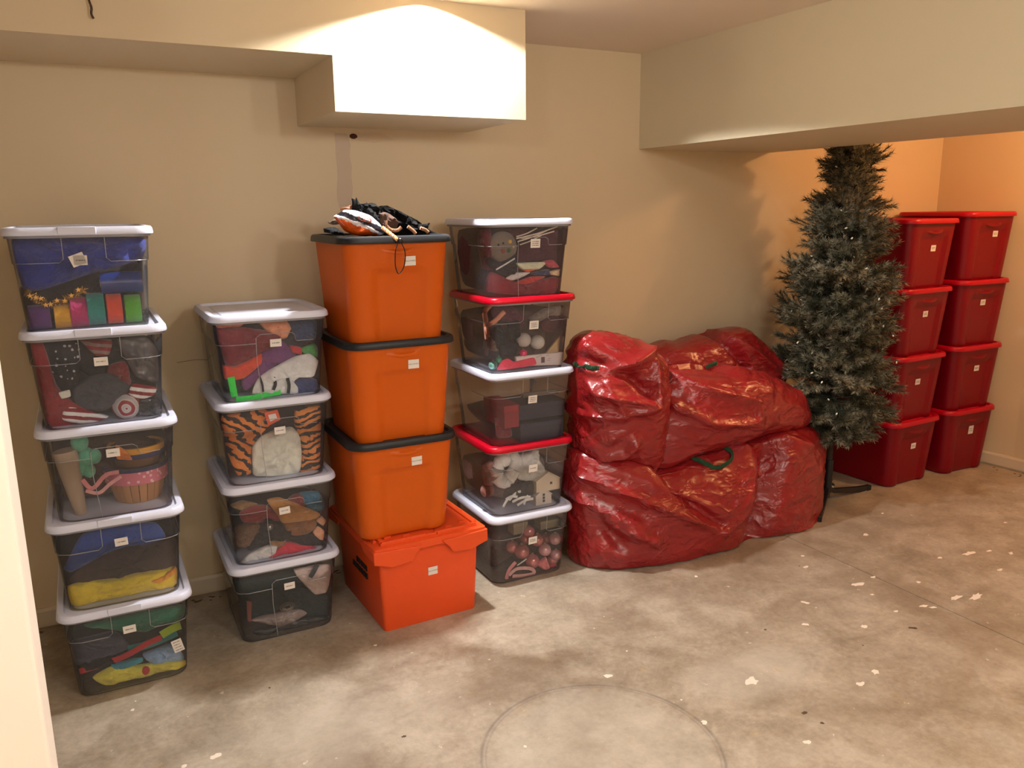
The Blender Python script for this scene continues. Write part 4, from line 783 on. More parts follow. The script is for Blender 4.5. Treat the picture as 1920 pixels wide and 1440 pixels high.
    ('D3','puff','tissue_paper','dark red tissue below the red box in the middle clear bin beside the red bags','paper',(100,12,28),3.08,.03,[(1.508,.734),(1.573,.725),(1.586,.645),(1.519,.649)],''),
    ('D3','box','cardboard_strip','tan cardboard lying on the navy boxes in the middle clear bin beside the red bags','cardboard',(116,100,88),3.06,.01,[(1.633,.841),(1.808,.831),(1.804,.813),(1.637,.819)],''),
    ('D2','puff','tissue_heap','pale grey heap of tissue in the lower red lidded clear bin','paper',(120,104,98),3.25,.13,[(1.454,.521),(1.811,.488),(1.801,.349),(1.799,.321),(1.589,.321),(1.464,.388)],''),
    ('D2','ribbon','fluffy_boa','white fluffy boa ring in the lower red lidded clear bin','boa',(216,206,202),3.07,.03,[(1.503,.482),(1.524,.535),(1.578,.561),(1.602,.527),(1.585,.476),(1.543,.445),(1.503,.482)],'fluff'),
    ('D2','puff','white_batting','white fluffy batting in the lower red lidded clear bin','batting',(222,214,208),3.06,.035,[(1.593,.547),(1.706,.574),(1.71,.529),(1.744,.477),(1.74,.439),(1.671,.433),(1.604,.453)],'fur'),
    ('D2','puff','tissue_paper','dusty pink tissue at the left in the lower red lidded clear bin','paper',(150,116,108),3.09,.03,[(1.453,.529),(1.498,.542),(1.506,.441),(1.46,.439)],''),
    ('D2','house','paper_house','upper white paper house with a dark window in the lower red lidded clear bin','house',(226,212,192),3.05,.0,[(1.678,.406),(1.799,.386),(1.738,.469)],''),
    ('D2','house','paper_house','lower white paper house with three dark windows in the lower red lidded clear bin','house',(220,210,200),3.06,.0,[(1.681,.321),(1.761,.321),(1.72,.393)],'three'),
    ('D2','puff','printed_packet','dark grey printed packet in the lower red lidded clear bin','packet',(52,50,54),3.05,.025,[(1.549,.423),(1.67,.436),(1.676,.366),(1.532,.372)],''),
    ('D2','ribbon','paper_shred','leftmost white paper shred at the bottom of the lower red lidded clear bin','shred',(214,208,206),3.02,.006,[(1.513,.351),(1.531,.378),(1.55,.39)],'grp:white paper shreds'),
    ('D2','ribbon','paper_shred','short upper white paper shred at the bottom of the lower red lidded clear bin','shred',(214,208,206),3.024,.006,[(1.527,.381),(1.556,.39),(1.585,.383)],'grp:white paper shreds'),
    ('D2','ribbon','paper_shred','long slanting white paper shred at the bottom of the lower red lidded clear bin','shred',(214,208,206),3.028,.006,[(1.546,.373),(1.575,.397),(1.604,.405)],'grp:white paper shreds'),
    ('D2','ribbon','paper_shred','wide upper white paper shred at the bottom of the lower red lidded clear bin','shred',(214,208,206),3.02,.006,[(1.558,.366),(1.603,.377),(1.649,.373)],'grp:white paper shreds'),
    ('D2','ribbon','paper_shred','lowest white paper shred at the bottom of the lower red lidded clear bin','shred',(214,208,206),3.024,.006,[(1.584,.344),(1.624,.36),(1.664,.361)],'grp:white paper shreds'),
    ('D2','ribbon','paper_shred','steep white paper shred at the bottom of the lower red lidded clear bin','shred',(214,208,206),3.028,.006,[(1.62,.34),(1.63,.368),(1.641,.379)],'grp:white paper shreds'),
    ('D2','ball','brown_bauble','dull brown bauble at the left of the lower red lidded clear bin','bauble',(128,84,72),3.09,.0306,[(1.471,.412)],''),
    ('D1','puff','tissue_heap','brown grey tissue behind the baubles in the bottom clear bin beside the red bags','paper',(72,56,54),3.26,.13,[(1.506,.167),(1.81,.16),(1.799,.008),(1.799,.008),(1.606,.008),(1.511,.008)],''),
    ('D1','box','small_box','small tan box at the upper left of the bottom clear bin beside the red bags','box',(126,112,92),3.09,.03,[(1.584,.244),(1.654,.244),(1.645,.19),(1.584,.192)],''),
    ('D1','box','small_box','small olive box at the upper right of the bottom clear bin beside the red bags','box',(110,102,78),3.09,.03,[(1.721,.23),(1.815,.224),(1.812,.176),(1.73,.2)],''),
    ('D1','ball','pink_bauble','topmost rose bauble in the bottom clear bin beside the red bags','bauble',(176,104,104),3.06,.027,[(1.661,.193)],'shiny grp:rose pink baubles in the bottom bin'),
    ('D1','ball','pink_bauble','rose bauble behind the sticker in the bottom clear bin beside the red bags','bauble',(176,104,104),3.075,.0304,[(1.711,.138)],'shiny grp:rose pink baubles in the bottom bin'),
    ('D1','ball','pink_bauble','highest pearl pink bauble in the bottom clear bin beside the red bags','bauble',(206,150,158),3.05,.029,[(1.791,.137)],'shiny grp:pearl pink baubles in the bottom bin'),
    ('D1','ball','pink_bauble','middle pearl pink bauble in the bottom clear bin beside the red bags','bauble',(206,150,158),3.05,.0297,[(1.737,.094)],'shiny grp:pearl pink baubles in the bottom bin'),
    ('D1','ball','pink_bauble','lowest pearl pink bauble in the bottom clear bin beside the red bags','bauble',(206,150,158),3.045,.0276,[(1.792,.06)],'shiny grp:pearl pink baubles in the bottom bin'),
    ('D1','ball','pink_bauble','large rose bauble at the left in the bottom clear bin beside the red bags','bauble',(176,104,104),3.06,.0346,[(1.624,.106)],'shiny grp:rose pink baubles in the bottom bin'),
    ('D1','ball','pink_bauble','largest rose bauble low in the centre in the bottom clear bin beside the red bags','bauble',(176,104,104),3.055,.0348,[(1.675,.05)],'shiny grp:rose pink baubles in the bottom bin'),
    ('D1','ball','pink_bauble','rose bauble right of the sticker in the bottom clear bin beside the red bags','bauble',(176,104,104),3.11,.0263,[(1.776,.118)],'shiny grp:rose pink baubles in the bottom bin'),
    ('D1','ball','pink_bauble','leftmost dim rose bauble in the bottom clear bin beside the red bags','bauble',(176,104,104),3.1,.0302,[(1.597,.118)],'shiny grp:rose pink baubles in the bottom bin'),
    ('D1','ball','pink_bauble','dim rose bauble left of the sticker in the bottom clear bin beside the red bags','bauble',(176,104,104),3.12,.0275,[(1.667,.136)],'shiny grp:rose pink baubles in the bottom bin'),
    ('D1','ball','pink_bauble','small rose bauble above the red tissue in the bottom clear bin beside the red bags','bauble',(176,104,104),3.06,.0262,[(1.783,.03)],'shiny grp:rose pink baubles in the bottom bin'),
    ('D1','puff','fabric_pouch','small pink cloth pouch in the bottom clear bin beside the red bags','pouch',(206,110,112),3.03,.018,[(1.685,.041),(1.73,.069),(1.749,.013),(1.721,.008)],''),
    ('D1','puff','tissue_paper','red tissue scrap in the bottom clear bin beside the red bags','paper',(160,50,54),3.045,.02,[(1.743,.01),(1.783,.026),(1.796,.008),(1.756,.008)],''),
    ('D1','ribbon','white_stick','thin white stick in the front of the bottom clear bin beside the red bags','stick',(220,206,200),3.018,.003,[(1.578,.065),(1.625,.086)],'round'),
    ('D1','ribbon','pink_bow','sheer pink bow loop at the bottom of the bottom clear bin beside the red bags','bow',(196,150,150),3.02,.008,[(1.537,.026),(1.579,.048),(1.647,.033),(1.664,.008),(1.613,.008),(1.554,.018)],''),
    ('D1','ribbon','pink_bow','upright sheer pink ribbon tail in the bottom clear bin beside the red bags','bow',(186,120,126),3.025,.009,[(1.527,.008),(1.54,.047),(1.574,.079)],''),
]

def item_mat(col, opt):
    # colours were noted as they show through the plastic: the things themselves are lighter
    L = [min(.82, v * 1.5) for v in lin(col)]
    col = tuple(int(255 * (v * 12.92 if v <= .0031308 else 1.055 * v ** (1 / 2.4) - .055)) for v in L)
    if 'tiger' in opt: return m_tiger(col, -1.1 if 'tigerv' in opt else .45)
    for k, f in (('stars', m_stars), ('stripes', m_stripes), ('swirl', m_swirl), ('shiny', m_shiny)):
        if k in opt: return f(col)
    if 'gloss' in opt: return m_gloss(col)
    if 'metal' in opt: return m_plain(col, .3, .9)
    if 'fur' in opt or 'fluff' in opt: return m_cloth(col, True)
    return m_cloth(col)
for seed, (b, kind, name, label, cat, col, y, t, pts, opt) in enumerate(ITEMS):
    group = None
    if 'grp:' in opt: opt, group = opt.split('grp:')
    mat = item_mat(col, opt); o = None
    if kind == 'puff':
        fur = 'fur' in opt
        V, Fc, c = puff(pts, y, t, seed, 3.2 if t > .1 else 2.6, 13 if t < .1 else 9, 60, .62 if t < .1 else .2)
        if fur:
            V = [(x + .004 * noise.noise(Vector((x * 160, z * 160, 1))), yy + .006 * noise.noise(Vector((x * 150, z * 150, seed))), z + .004 * noise.noise(Vector((x * 160, z * 160, 5)))) for x, yy, z in V]
        o = link(name, V, Fc, mat, None, True, (c.x, y, c.z), 75)
    elif kind == 'ball':
        (x, z), = pts
        if 'egg' in opt: V, Fc = sphere((x, y, z), t, 20, 12, 1.25)
        elif 'ribbed' in opt: V, Fc = sphere((x, y, z), t, 40, 14, .98, .035)
        else: V, Fc = sphere((x, y, z), t, 20, 12)
        o = link(name, V, Fc, mat if 'ribbed' not in opt else m_plain(col, .6), None, True, (x, y, z), 60)
        if 'shiny' in opt: lathe(MB(), (0, 0, t * .97), [(t * .2, 0), (t * .2, t * .2), (t * .1, t * .24)], 10).build('hanger_cap', m_plain((170, 140, 110), .3, .9), o)
        if 'egg' in opt: lathe(MB(), (0, 0, 0), [(t * 1.005, -.0012), (t * 1.03, 0), (t * 1.005, .0012)], 20, 'z', False).build('egg_seam', mat, o)
    elif kind == 'ribbon':
        P3 = catmull([(a, y, z) for a, z in pts], 6)
        rd = 'round' in opt or 'fluff' in opt
        if 'fluff' in opt:
            P3 = [p + Vector((.004 * noise.noise(p * 90), .005 * noise.noise(p * 70), .004 * noise.noise(p * 80))) for p in P3]
        rr = [t * (1 + (.35 * noise.noise(Vector((k * 1.3, seed, 0))) if 'fluff' in opt else 0)) for k in range(len(P3))]
        o = MB().tube(P3, rr if rd else [q * .2 for q in rr], 10, 1.0 if rd else 5.0, False, Vector((0, 1, 0)) if not rd else Vector((0, 0, 1))).build(name, mat, None, True, (pts[0][0], y, pts[0][1]))
        if not rd: pass
    elif kind == 'card':
        o = MB().prism(pts, 'y', y - t, y + t).build(name, m_plain(col, .6), None, False, (pts[0][0], y, pts[0][1])); bevel(o, .0015)
        cx = sum(p[0] for p in pts) / len(pts); cz = sum(p[1] for p in pts) / len(pts)
        if name == 'price_tag':
            MB().prism([(cx + (px - cx) * .55, cz + (pz - cz) * .5) for px, pz in pts], 'y', y - t - .001, y - t).build('price_field', PAPER, o, False, (pts[0][0], y, pts[0][1])).location = (0, 0, 0)
        if 'photo' in opt:
            MB().box(.005 + cx, cx + .022, y - t - .0012, y - t, cz - .013, cz + .012).build('picture', m_plain((96, 60, 64), .6), o, False, (pts[0][0], y, pts[0][1])).location = (0, 0, 0)
            q = MB()
            for dx, dz in ((-.02, .013), (-.006, .018), (.03, .016), (.04, .002), (.035, -.006)): q.box(cx + dx, cx + dx + .014, y - t - .001, y - t, cz + dz, cz + dz + .0022)
            q.build('print', m_plain((160, 140, 146), .7), o, False, (pts[0][0], y, pts[0][1])).location = (0, 0, 0)
    elif kind == 'box':
        xs = [p[0] for p in pts]; zs = [p[1] for p in pts]
        x0, x1 = min(xs), max(xs); z0 = sum(sorted(zs)[:2]) / 2; z1 = sum(sorted(zs)[-2:]) / 2
        c = ((x0 + x1) / 2, y, z0)
        o = bevel(MB().box(x0, x1, y - t, y + t, z0, z1).build(name, m_plain(col, .55), None, False, c), .002)
        if name in ('gift_box', 'small_box') and z1 - z0 > .012:
            L2 = MB().box(x0 - .0015, x1 + .0015, y - t - .0015, y + t + .0015, z1 - (z1 - z0) * .3, z1 + .001).build('box_lid', m_plain(tuple(min(255, int(v * 1.12)) for v in col), .5), o, False, c); L2.location = (0, 0, 0); bevel(L2, .0015)
    elif kind == 'roll':
        (x0, z0), (x1, z1) = pts
        o = lathe(MB(), (x0, y, z0), [(.010, .003), (t, 0), (t, x1 - x0), (.010, x1 - x0 - .003)], 28, 'x').build(name, m_gloss(col), None, True, (x0, y, z0), 30)
        lathe(MB(), (0, 0, 0), [(.008, -.002), (.012, -.002), (.012, x1 - x0 + .002), (.008, x1 - x0 + .002)], 16, 'x').build('roll_core', m_plain((150, 130, 104), .8), o)
    elif kind == 'streamer':
        x0, x1 = pts[0][0], pts[1][0]; r = abs(pts[2][1] - pts[3][1]) / 2; zc = (pts[2][1] + pts[3][1]) / 2; wd = x1 - x0 - .003
        pr = [(r * .38, 0), (r * .97, 0), (r, .002)] + [(r * (1 - .006 * (k % 2)), .002 + (wd - .004) * k / 10) for k in range(11)] + [(r * .97, wd), (r * .38, wd), (r * .38, 0)]
        o = lathe(MB(), (x0, y, zc), pr, 32, 'x', False).build(name, m_cloth(col), None, True, (x0, y, zc), 30)
        lathe(MB(), (0, 0, 0), [(r * .30, 0), (r * .38, 0), (r * .38, wd), (r * .30, wd), (r * .30, 0)], 18, 'x', False).build('core_tube', m_plain((176, 156, 126), .8), o)
    elif kind == 'tinsel':
        rr = random.Random(4); mb = MB(); P3 = catmull([(a, y, z) for a, z in pts], 10)
        mb.tube(P3, .0015, 5)
        for p in P3:
            for _ in range(16):
                d = Vector((rr.gauss(0, 1), rr.gauss(0, .6), rr.gauss(0, 1))).normalized(); l = rr.uniform(.006, .019); s_ = d.cross(Vector((0, 1, 0))).normalized() * .0011
                mb.add([p - s_, p + s_, p + d * l + s_ * .3, p + d * l - s_ * .3], [(0, 1, 2, 3)])
        o = mb.build(name, m_plain(col, .25, .9), None, False, (pts[0][0], y, pts[0][1]))
        for k in range(9):
            p = P3[4 + k * 4 % len(P3)]; st = []
            for a in range(10): q = (.009 if a % 2 == 0 else .0035); st.append((p.x - pts[0][0] + q * sin(a * pi / 5), p.z - pts[0][1] + .006 * (k % 3) + q * cos(a * pi / 5)))
            MB().prism(st, 'y', -.024, -.022).build('foil_star', m_plain((226, 178, 92), .2, .9), o, False)
    elif kind == 'cone':
        (x0, z0), (x1, z1) = pts
        a = Vector((x0, y, z0)); e = Vector((x1, y, z1))
        o = MB().tube([a, a.lerp(e, .33), a.lerp(e, .66), e], [t * 1.05, t * .9, t * .72, t * .5], 18).build(name, m_plain(col, .8), None, True, tuple(a))
        MB().tube([(e - a) * .97, (e - a) * 1.012], [t * .42, t * .3], 14).build('cone_tip', m_plain((150, 130, 108), .8), o)
    elif kind == 'basket':
        top, bot = pts[0][1], pts[1][1]; cx = (pts[2][0] + pts[3][0]) / 2; r1 = (pts[3][0] - pts[2][0]) / 2; H = top - bot + .03
        c = (cx, y, bot); n = 20; r0_ = r1 * .74
        o = lathe(MB(), (0, 0, 0), [(.001, .004), (r0_ - .003, .003), (r0_ - .003, .006), (.001, .007)], 24).build(name, m_plain((140, 98, 62), .8), None, True); o.location = c
        for k in range(n):
            a0, a1 = 2 * pi * (k + .04) / n, 2 * pi * (k + .96) / n; mb = MB(); rg = []
            for f in (0, .1, .35, .7, 1):
                rr = r0_ + (r1 - r0_) * (f ** .7); zz = H * f; rg.append([(rr * cos(a0), rr * sin(a0), zz), (rr * 1.01 * cos((a0 + a1) / 2), rr * 1.01 * sin((a0 + a1) / 2), zz), (rr * cos(a1), rr * sin(a1), zz), ((rr - .003) * cos(a1), (rr - .003) * sin(a1), zz), ((rr - .003) * cos(a0), (rr - .003) * sin(a0), zz)])
            mb.loft(rg).build('slat', m_plain((182, 132, 84) if k % 2 else (172, 122, 78), .75), o, True, None, 30)
        lathe(MB(), (0, 0, 0), [(r1 + .001, H * .62), (r1 + .005, H * .62), (r1 + .006, H), (r1 + .001, H)], 32, 'z', False).build('fabric_band', m_dots(), o)
        lathe(MB(), (0, 0, 0), [(r1 + .002, H), (r1 + .007, H), (r1 + .007, H + .012), (r1 - .003, H + .012), (r1 - .003, H), (r1 + .002, H)], 32, 'z', False).build('rim_hoop', m_cloth((34, 44, 92)), o)
    elif kind == 'bowl':
        top, bot = pts[0][1], pts[1][1]; cx = (pts[2][0] + pts[3][0]) / 2; r1 = (pts[3][0] - pts[2][0]) / 2; H = top - bot
        o = lathe(MB(), (0, 0, 0), [(.001, 0), (r1 * .8, 0), (r1, H * .9), (r1 + .002, H), (r1 - .004, H), (r1 * .78, .006), (.001, .006)], 32).build(name, m_plain((120, 84, 50), .6), None, True); o.location = (cx, y, bot)
        lathe(MB(), (0, 0, 0), [(r1 * .97, H * .72), (r1 + .005, H * .72), (r1 + .006, H * 1.02), (r1 - .005, H * 1.02), (r1 - .005, H * .9)], 32, 'z', False).build('yellow_rim', m_plain(col, .5), o)
        lathe(MB(), (0, 0, 0), [(r1 * .93, H * .45), (r1 + .003, H * .45), (r1 + .004, H * .7), (r1 * .93, H * .7)], 32, 'z', False).build('navy_band', m_plain((36, 46, 104), .5), o)
    elif kind == 'rings':
        r = abs(pts[0][0] - pts[1][0]); c = (pts[0][0], y, pts[0][1]); o = None
        for k, (q, zz) in enumerate(((1.0, 0), (.74, .002), (.48, .001))):
            mb = MB().tube([(q * r * cos(a * pi / 12), -.004 * k, q * r * .62 * sin(a * pi / 12) + zz) for a in range(24)], .0026, 7, 1, True, Vector((0, 1, 0)))
            if o is None: o = mb.build(name, m_plain(col, .25, .9), None, True); o.location = c
            else: mb.build('inner_ring', m_plain((150, 140, 126), .25, .9), o)
    elif kind == 'face':
        r = abs(pts[0][0] - pts[1][0]); c = Vector((pts[0][0], y, pts[0][1]))
        V, Fc = sphere((0, 0, 0), r, 28, 16); V = [(a, bb * .55, z + .0015 * noise.noise(Vector((a * 90, bb * 90, z * 90)))) for a, bb, z in V]
        o = link(name, V, Fc, m_cloth(col, True), None, True); o.location = c
        for (dx, dz, rr, cc) in ((.3, .35, .13, (220, 176, 60)), (-.2, -.22, .15, (150, 60, 54)), (.2, -.2, .16, (70, 104, 60)), (.55, 0, .08, (200, 180, 120)), (-.5, .18, .07, (40, 40, 46)), (-.2, .26, .07, (40, 40, 46))):
            yy = -.55 * sqrt(max(.05, 1 - dx * dx - dz * dz)) * r
            V, Fc = sphere((dx * r, yy, dz * r), rr * r, 12, 8); link('felt_dot', V, Fc, m_cloth(cc), o)
    elif kind == 'plate':
        rx = abs(pts[0][0] - pts[1][0]); rz_ = abs(pts[0][1] - pts[2][1]); c = (pts[0][0], y, pts[0][1])
        mb = lathe(MB(), (0, 0, 0), [(.001, .004), (.6, .003), (.7, -.004), (1, -.008), (1, -.005), (.7, 0), (.6, .007), (.001, .008)], 36, 'y')
        mb.v = [(a * rx, bb, z * rz_) for a, bb, z in mb.v]; o = mb.build(name, m_gloss(col, .35), None, True, None, 30); o.location = c
    elif kind == 'house':
        x0, x1 = pts[0][0], pts[1][0]; z0 = min(pts[0][1], pts[1][1]); za = pts[2][1]; wd = x1 - x0; H = za - z0
        c = ((x0 + x1) / 2, y, z0)
        o = MB().prism([(-wd / 2, 0), (wd / 2, 0), (wd / 2, H * .6), (0, H), (-wd / 2, H * .6)], 'y', -.03, .03).build(name, m_plain(col, .7), None, False); o.location = c; bevel(o, .0012)
        for s in (-1, 1):
            q = MB().prism([(0, H + .001), (s * (wd / 2 + .003), H * .58), (s * (wd / 2 + .003), H * .63), (0, H + .006)], 'y', -.034, .034).build('roof_panel', m_plain(tuple(min(255, v + 8) for v in col), .7), o, False)
        for zz in ((.25, .45, .65) if 'three' in opt else (.42,)):
            wx = 0 if 'three' in opt else wd * .12
            MB().box(wx - .0055, wx + .0055, -.0312, -.0295, H * zz - .0055, H * zz + .0055).build('window_opening', m_plain((70, 62, 60), .8), o, False)
    tag(o, label, cat, group)

HEAP = {'blackA': [(.912,1.655),(.923,1.643),(.933,1.643),(.942,1.642),(.971,1.644),(.998,1.64),(1.013,1.622),(1.023,1.572),(1.028,1.524),(.917,1.527),(.909,1.619)],'ears': [(.919,1.637,.027000000000000128,-.0010000000000000009),(.915,1.638,.022,-.014),(.9540000000000001,1.632,.014,.004)],'blackB': [(1.018,1.62),(1.057,1.636),(1.096,1.614),(1.149,1.593),(1.192,1.569),(1.218,1.545),(1.262,1.521),(1.128,1.52),(1.02,1.524)],'blackC': [(1.178,1.561),(1.213,1.565),(1.202,1.544),(1.181,1.55)],'blackD': [(.797,1.554),(.836,1.559),(.874,1.528),(.798,1.538)],'brown': [(.997,1.605),(1.03,1.606),(1.072,1.577),(1.063,1.549),(1.004,1.56)],'peach': [(.874,1.628),(.925,1.638),(.931,1.622),(.904,1.613),(.877,1.618)],'grey': [(.819,1.576),(.849,1.588),(.865,1.568),(.825,1.567)],'tan1': [(1.013,1.58),(1.014,1.56),(1.031,1.545),(1.055,1.543),(1.071,1.554)],'tan2': [(1.092,1.556),(1.111,1.542),(1.122,1.529)],'tan3': [(1.137,1.55),(1.158,1.542),(1.169,1.533)],'foil': [(.811,1.597),(.831,1.608),(.854,1.62),(.893,1.617),(.945,1.599),(.977,1.572),(.999,1.539),(.98,1.527),(.935,1.529),(.888,1.529),(.85,1.545),(.829,1.573)],'braid': [(.975,1.555),(1.003,1.514)],'bead': (1.01,1.51),'loop': [(1.005,1.509),(.992,1.482),(.988,1.451),(.989,1.42),(.998,1.397),(1.008,1.399),(1.021,1.419),(1.026,1.45),(1.024,1.478),(1.013,1.505)]}
BAGS = {'low': [(1.844,.489),(1.881,.533),(2.039,.497),(2.252,.42),(2.474,.445),(2.672,.47),(2.986,.516),(3.248,.505),(3.393,.367),(3.437,.149),(3.429,-.112),(3.265,-.164),(3.012,-.137),(2.741,-.184),(2.433,-.203),(2.08,-.15),(1.914,-.057),(1.841,.052),(1.817,.29)],'mid': [(2.272,.782),(2.409,.871),(2.603,.867),(2.842,.828),(3.06,.762),(3.249,.651),(3.321,.526),(3.232,.485),(2.935,.467),(2.59,.436),(2.283,.393),(2.219,.478),(2.23,.659)],'left': [(1.802,.987),(1.845,1.061),(1.948,1.078),(2.089,1.053),(2.222,.998),(2.308,.936),(2.33,.838),(2.321,.634),(2.295,.482),(2.224,.404),(2.117,.447),(1.955,.533),(1.803,.609)],'back': [(2.357,.749),(2.467,.916),(2.72,.941),(3.079,.978),(3.171,.951),(3.319,.841),(3.416,.726),(3.406,.635),(3.386,.483),(2.923,.451),(2.529,.504)]}
FOLDS = {'low': [([(1.755,.598),(1.968,.527),(2.248,.39)],.02,.03),([(1.88,.466),(2.168,.318),(2.549,.124)],.022,.035),([(1.76,.427),(1.938,.31),(2.082,.233)],.02,.03),([(1.883,.296),(2.054,.201),(2.18,.135)],.018,.03),([(2.208,.436),(2.35,.298),(2.531,.146)],.02,-.03),([(1.828,.343),(1.939,.261),(2.027,.13)],.025,-.03),([(2.783,.01),(2.841,.18),(2.9,.432)],.05,-.07),([(2.338,.554),(2.465,.484),(2.794,.461)],.02,.02),([(2.876,.476),(3.018,.469),(3.168,.42)],.02,.025)],'mid': [([(2.156,.468),(2.209,.659),(2.286,.747)],.03,-.05),([(2.323,.899),(2.48,.796),(2.811,.695)],.02,.02),([(2.299,.756),(2.521,.629),(2.818,.589)],.02,.02),([(2.244,.922),(2.488,.886),(2.714,.85)],.03,-.03)],'left': [([(2.178,.981),(2.022,.949),(1.86,.942)],.02,.035),([(2.168,.934),(2.153,.77),(2.054,.758)],.02,.025),([(1.833,.945),(1.915,.845),(2.11,.787)],.02,.03),([(1.941,.888),(1.999,.741),(1.809,.742)],.018,.02),([(1.913,.96),(2.051,.899),(2.123,.833)],.02,-.03),([(1.947,.558),(2.031,.569),(2.058,.614)],.02,.03)],'back': [([(2.87,1.004),(2.929,.897),(3.027,.79)],.02,-.035),([(2.945,.937),(3.096,.854),(3.215,.771)],.02,.02)]}
HANDLES = {'low': [(2.413,.497,0),(2.452,.465,.004),(2.534,.408,.012),(2.59,.397,.014),(2.665,.417,.012),(2.689,.45,.008),(2.65,.487,.004),(2.593,.511,0)],'mid': [(2.201,.767,0),(2.223,.81,.01),(2.263,.845,.012),(2.304,.855,.008),(2.342,.863,0)],'mid2': [(2.556,.878,0),(2.582,.885,.006),(2.62,.894,0)],'left': [(1.826,.969,0),(1.847,.953,.006),(1.872,.946,.006),(1.896,.948,0)]}
STANDLEGS = (.035,-2.519,2.435)
PLUG = (3.758,3.231,.0)
# ------------------------------------------------------------------ heap on the topmost orange tote
def sheet(name, poly, y, t, col, label, cat, seed, mat=None, group=None):
    V, Fc, c = puff(poly, y, t, seed, 2.2, 10, 56, .9)
    V = [(a + .005 * noise.noise(Vector((a * 60, z * 60, seed))), max(b, 2.872), max(z + .006 * noise.noise(Vector((a * 50, z * 50, seed + 9))), 1.5215)) for a, b, z in V]
    o = link(name, V, Fc, mat or m_cloth(col), None, True, (c.x, y, c.z), 50)
    return tag(o, label, cat, group)
H = HEAP
sheet('black_costume', H['blackA'], 3.03, .075, (6, 6, 7), 'black pointed eared costume hood heaped on the topmost orange tote', 'costume', 3)
ho = bpy.data.objects['black_costume']
for ex, ez, hh, tl in H['ears']:
    MB().tube([(ex - ho.location.x, -.03, ez - ho.location.z), (ex - ho.location.x + tl * .4, -.03, ez - ho.location.z + hh * .55), (ex - ho.location.x + tl, -.028, ez - ho.location.z + hh)], [.016, .009, .0012], 8, .5).build('pointed_ear', m_cloth((6, 6, 7)), ho)
sheet('black_cloth', H['blackB'], 3.07, .085, (7, 7, 8), 'long black cloth sloping down to the right on the topmost orange tote', 'cloth', 5)
sheet('black_scrap', H['blackC'], 3.02, .012, (18, 17, 18), 'small square black cloth tab at the right end of the black heap', 'cloth', 6)
sheet('black_scrap', H['blackD'], 3.02, .04, (16, 16, 18), 'low black cloth at the left end of the lid of the topmost orange tote', 'cloth', 7)
sheet('brown_cloth', H['brown'], 2.985, .02, (72, 46, 32), 'dark brown cloth fold in the middle of the black heap', 'cloth', 8)
sheet('peach_cloth', H['peach'], 3.06, .02, (196, 128, 92), 'peach cloth corner behind the shiny foil ornament', 'cloth', 9)
sheet('grey_scrap', H['grey'], 3.04, .012, (120, 100, 84), 'grey brown scrap behind the left tip of the foil ornament', 'cloth', 10)
for k, (key, lab) in enumerate((('tan1', 'curled tan cord in the middle of the black heap'), ('tan2', 'short tan cord right of the curled cord on the black lid'), ('tan3', 'tan cord near the right end of the black heap'))):
    P3 = catmull([(a, 2.955 - .012 * k, max(z, 1.528)) for a, z in H[key]], 6)
    tag(MB().tube(P3, .0065, 8, .7).build('tan_cord', m_cloth((150, 98, 62)), None, True, tuple(P3[0])), lab, 'cord')
def m_foil():
    m = N('printed_foil'); o = m.obj(); x = m.n('ShaderNodeSeparateXYZ'); m.l(o, x.inputs[0])
    f = m.math('ADD', m.math('ADD', x.outputs[2], m.math('MULTIPLY', x.outputs[0], .42)), m.math('MULTIPLY', m.math('SUBTRACT', m.noise(38, 4, .6, o), .5), .028))
    f = m.math('ADD', m.math('MULTIPLY', f, 7.5), .5)
    m.col(m.ramp(f, [(0, lin((214, 84, 20))), (.38, lin((224, 92, 22))), (.40, lin((226, 222, 226))), (.47, lin((226, 222, 226))), (.49, lin((34, 34, 42))), (.63, lin((34, 34, 42))), (.66, lin((226, 224, 230))), (1, lin((230, 228, 234)))]))
    m.set(Roughness=.2, Metallic=.25); m.bump(m.noise(55, 3, .55, o), .5, .006); return m.m
V, Fc, c = puff(H['foil'], 2.935, .05, 4, 2.0, 12, 60, .22)
V = [(a, b, max(z, 1.5215)) for a, b, z in V]
fo = link('foil_ornament', V, Fc, m_foil(), None, True, (c.x, 2.935, c.z), 60)
tag(fo, 'shiny white, black and orange foil ornament with cord on the black lid', 'ornament')
fl0 = Vector((c.x, 2.935, c.z))
a0, a1 = [Vector((q[0], 0, q[1])) for q in H['braid']]
a0.y, a1.y = 2.885, 2.808; a0.z = max(a0.z, 1.532)
for s in (0, 1):
    p = []
    for k in range(49):
        t_ = k / 48; q = a0.lerp(a1, t_); an = t_ * 2 * pi * 5.5 + s * pi
        p.append(q - fl0 + Vector((.003 * cos(an), .003 * sin(an), .005 * sin(an))))
    MB().tube(p, .0042, 6).build('braided_cord', m_cloth((226, 128, 52)) if s == 0 else m_cloth((238, 190, 140)), fo)
bd = Vector((H['bead'][0], 2.806, H['bead'][1])) - fl0
V, Fc = sphere(bd, .0105, 14, 10); link('bead', V, Fc, m_gloss((16, 16, 18)), fo)
MB().tube(catmull([Vector((a, 2.804 - .004 * sin(k), z)) - fl0 for k, (a, z) in enumerate(H['loop'])], 6), .0021, 6).build('hanging_loop', m_plain((22, 8, 8), .6), fo)
em = MB()
for dx, dz, r in ((.004, .018, .017), (.014, .012, .010)):
    em.tube([Vector((dx + r * 1.4 * cos(a * pi / 10), -.053, dz + r * .55 * sin(a * pi / 10) - .3 * r * cos(a * pi / 10))) for a in range(20)], .0012, 5, 1, True, Vector((0, 1, 0)))
em.build('printed_mark', m_plain((206, 88, 40), .4), fo)

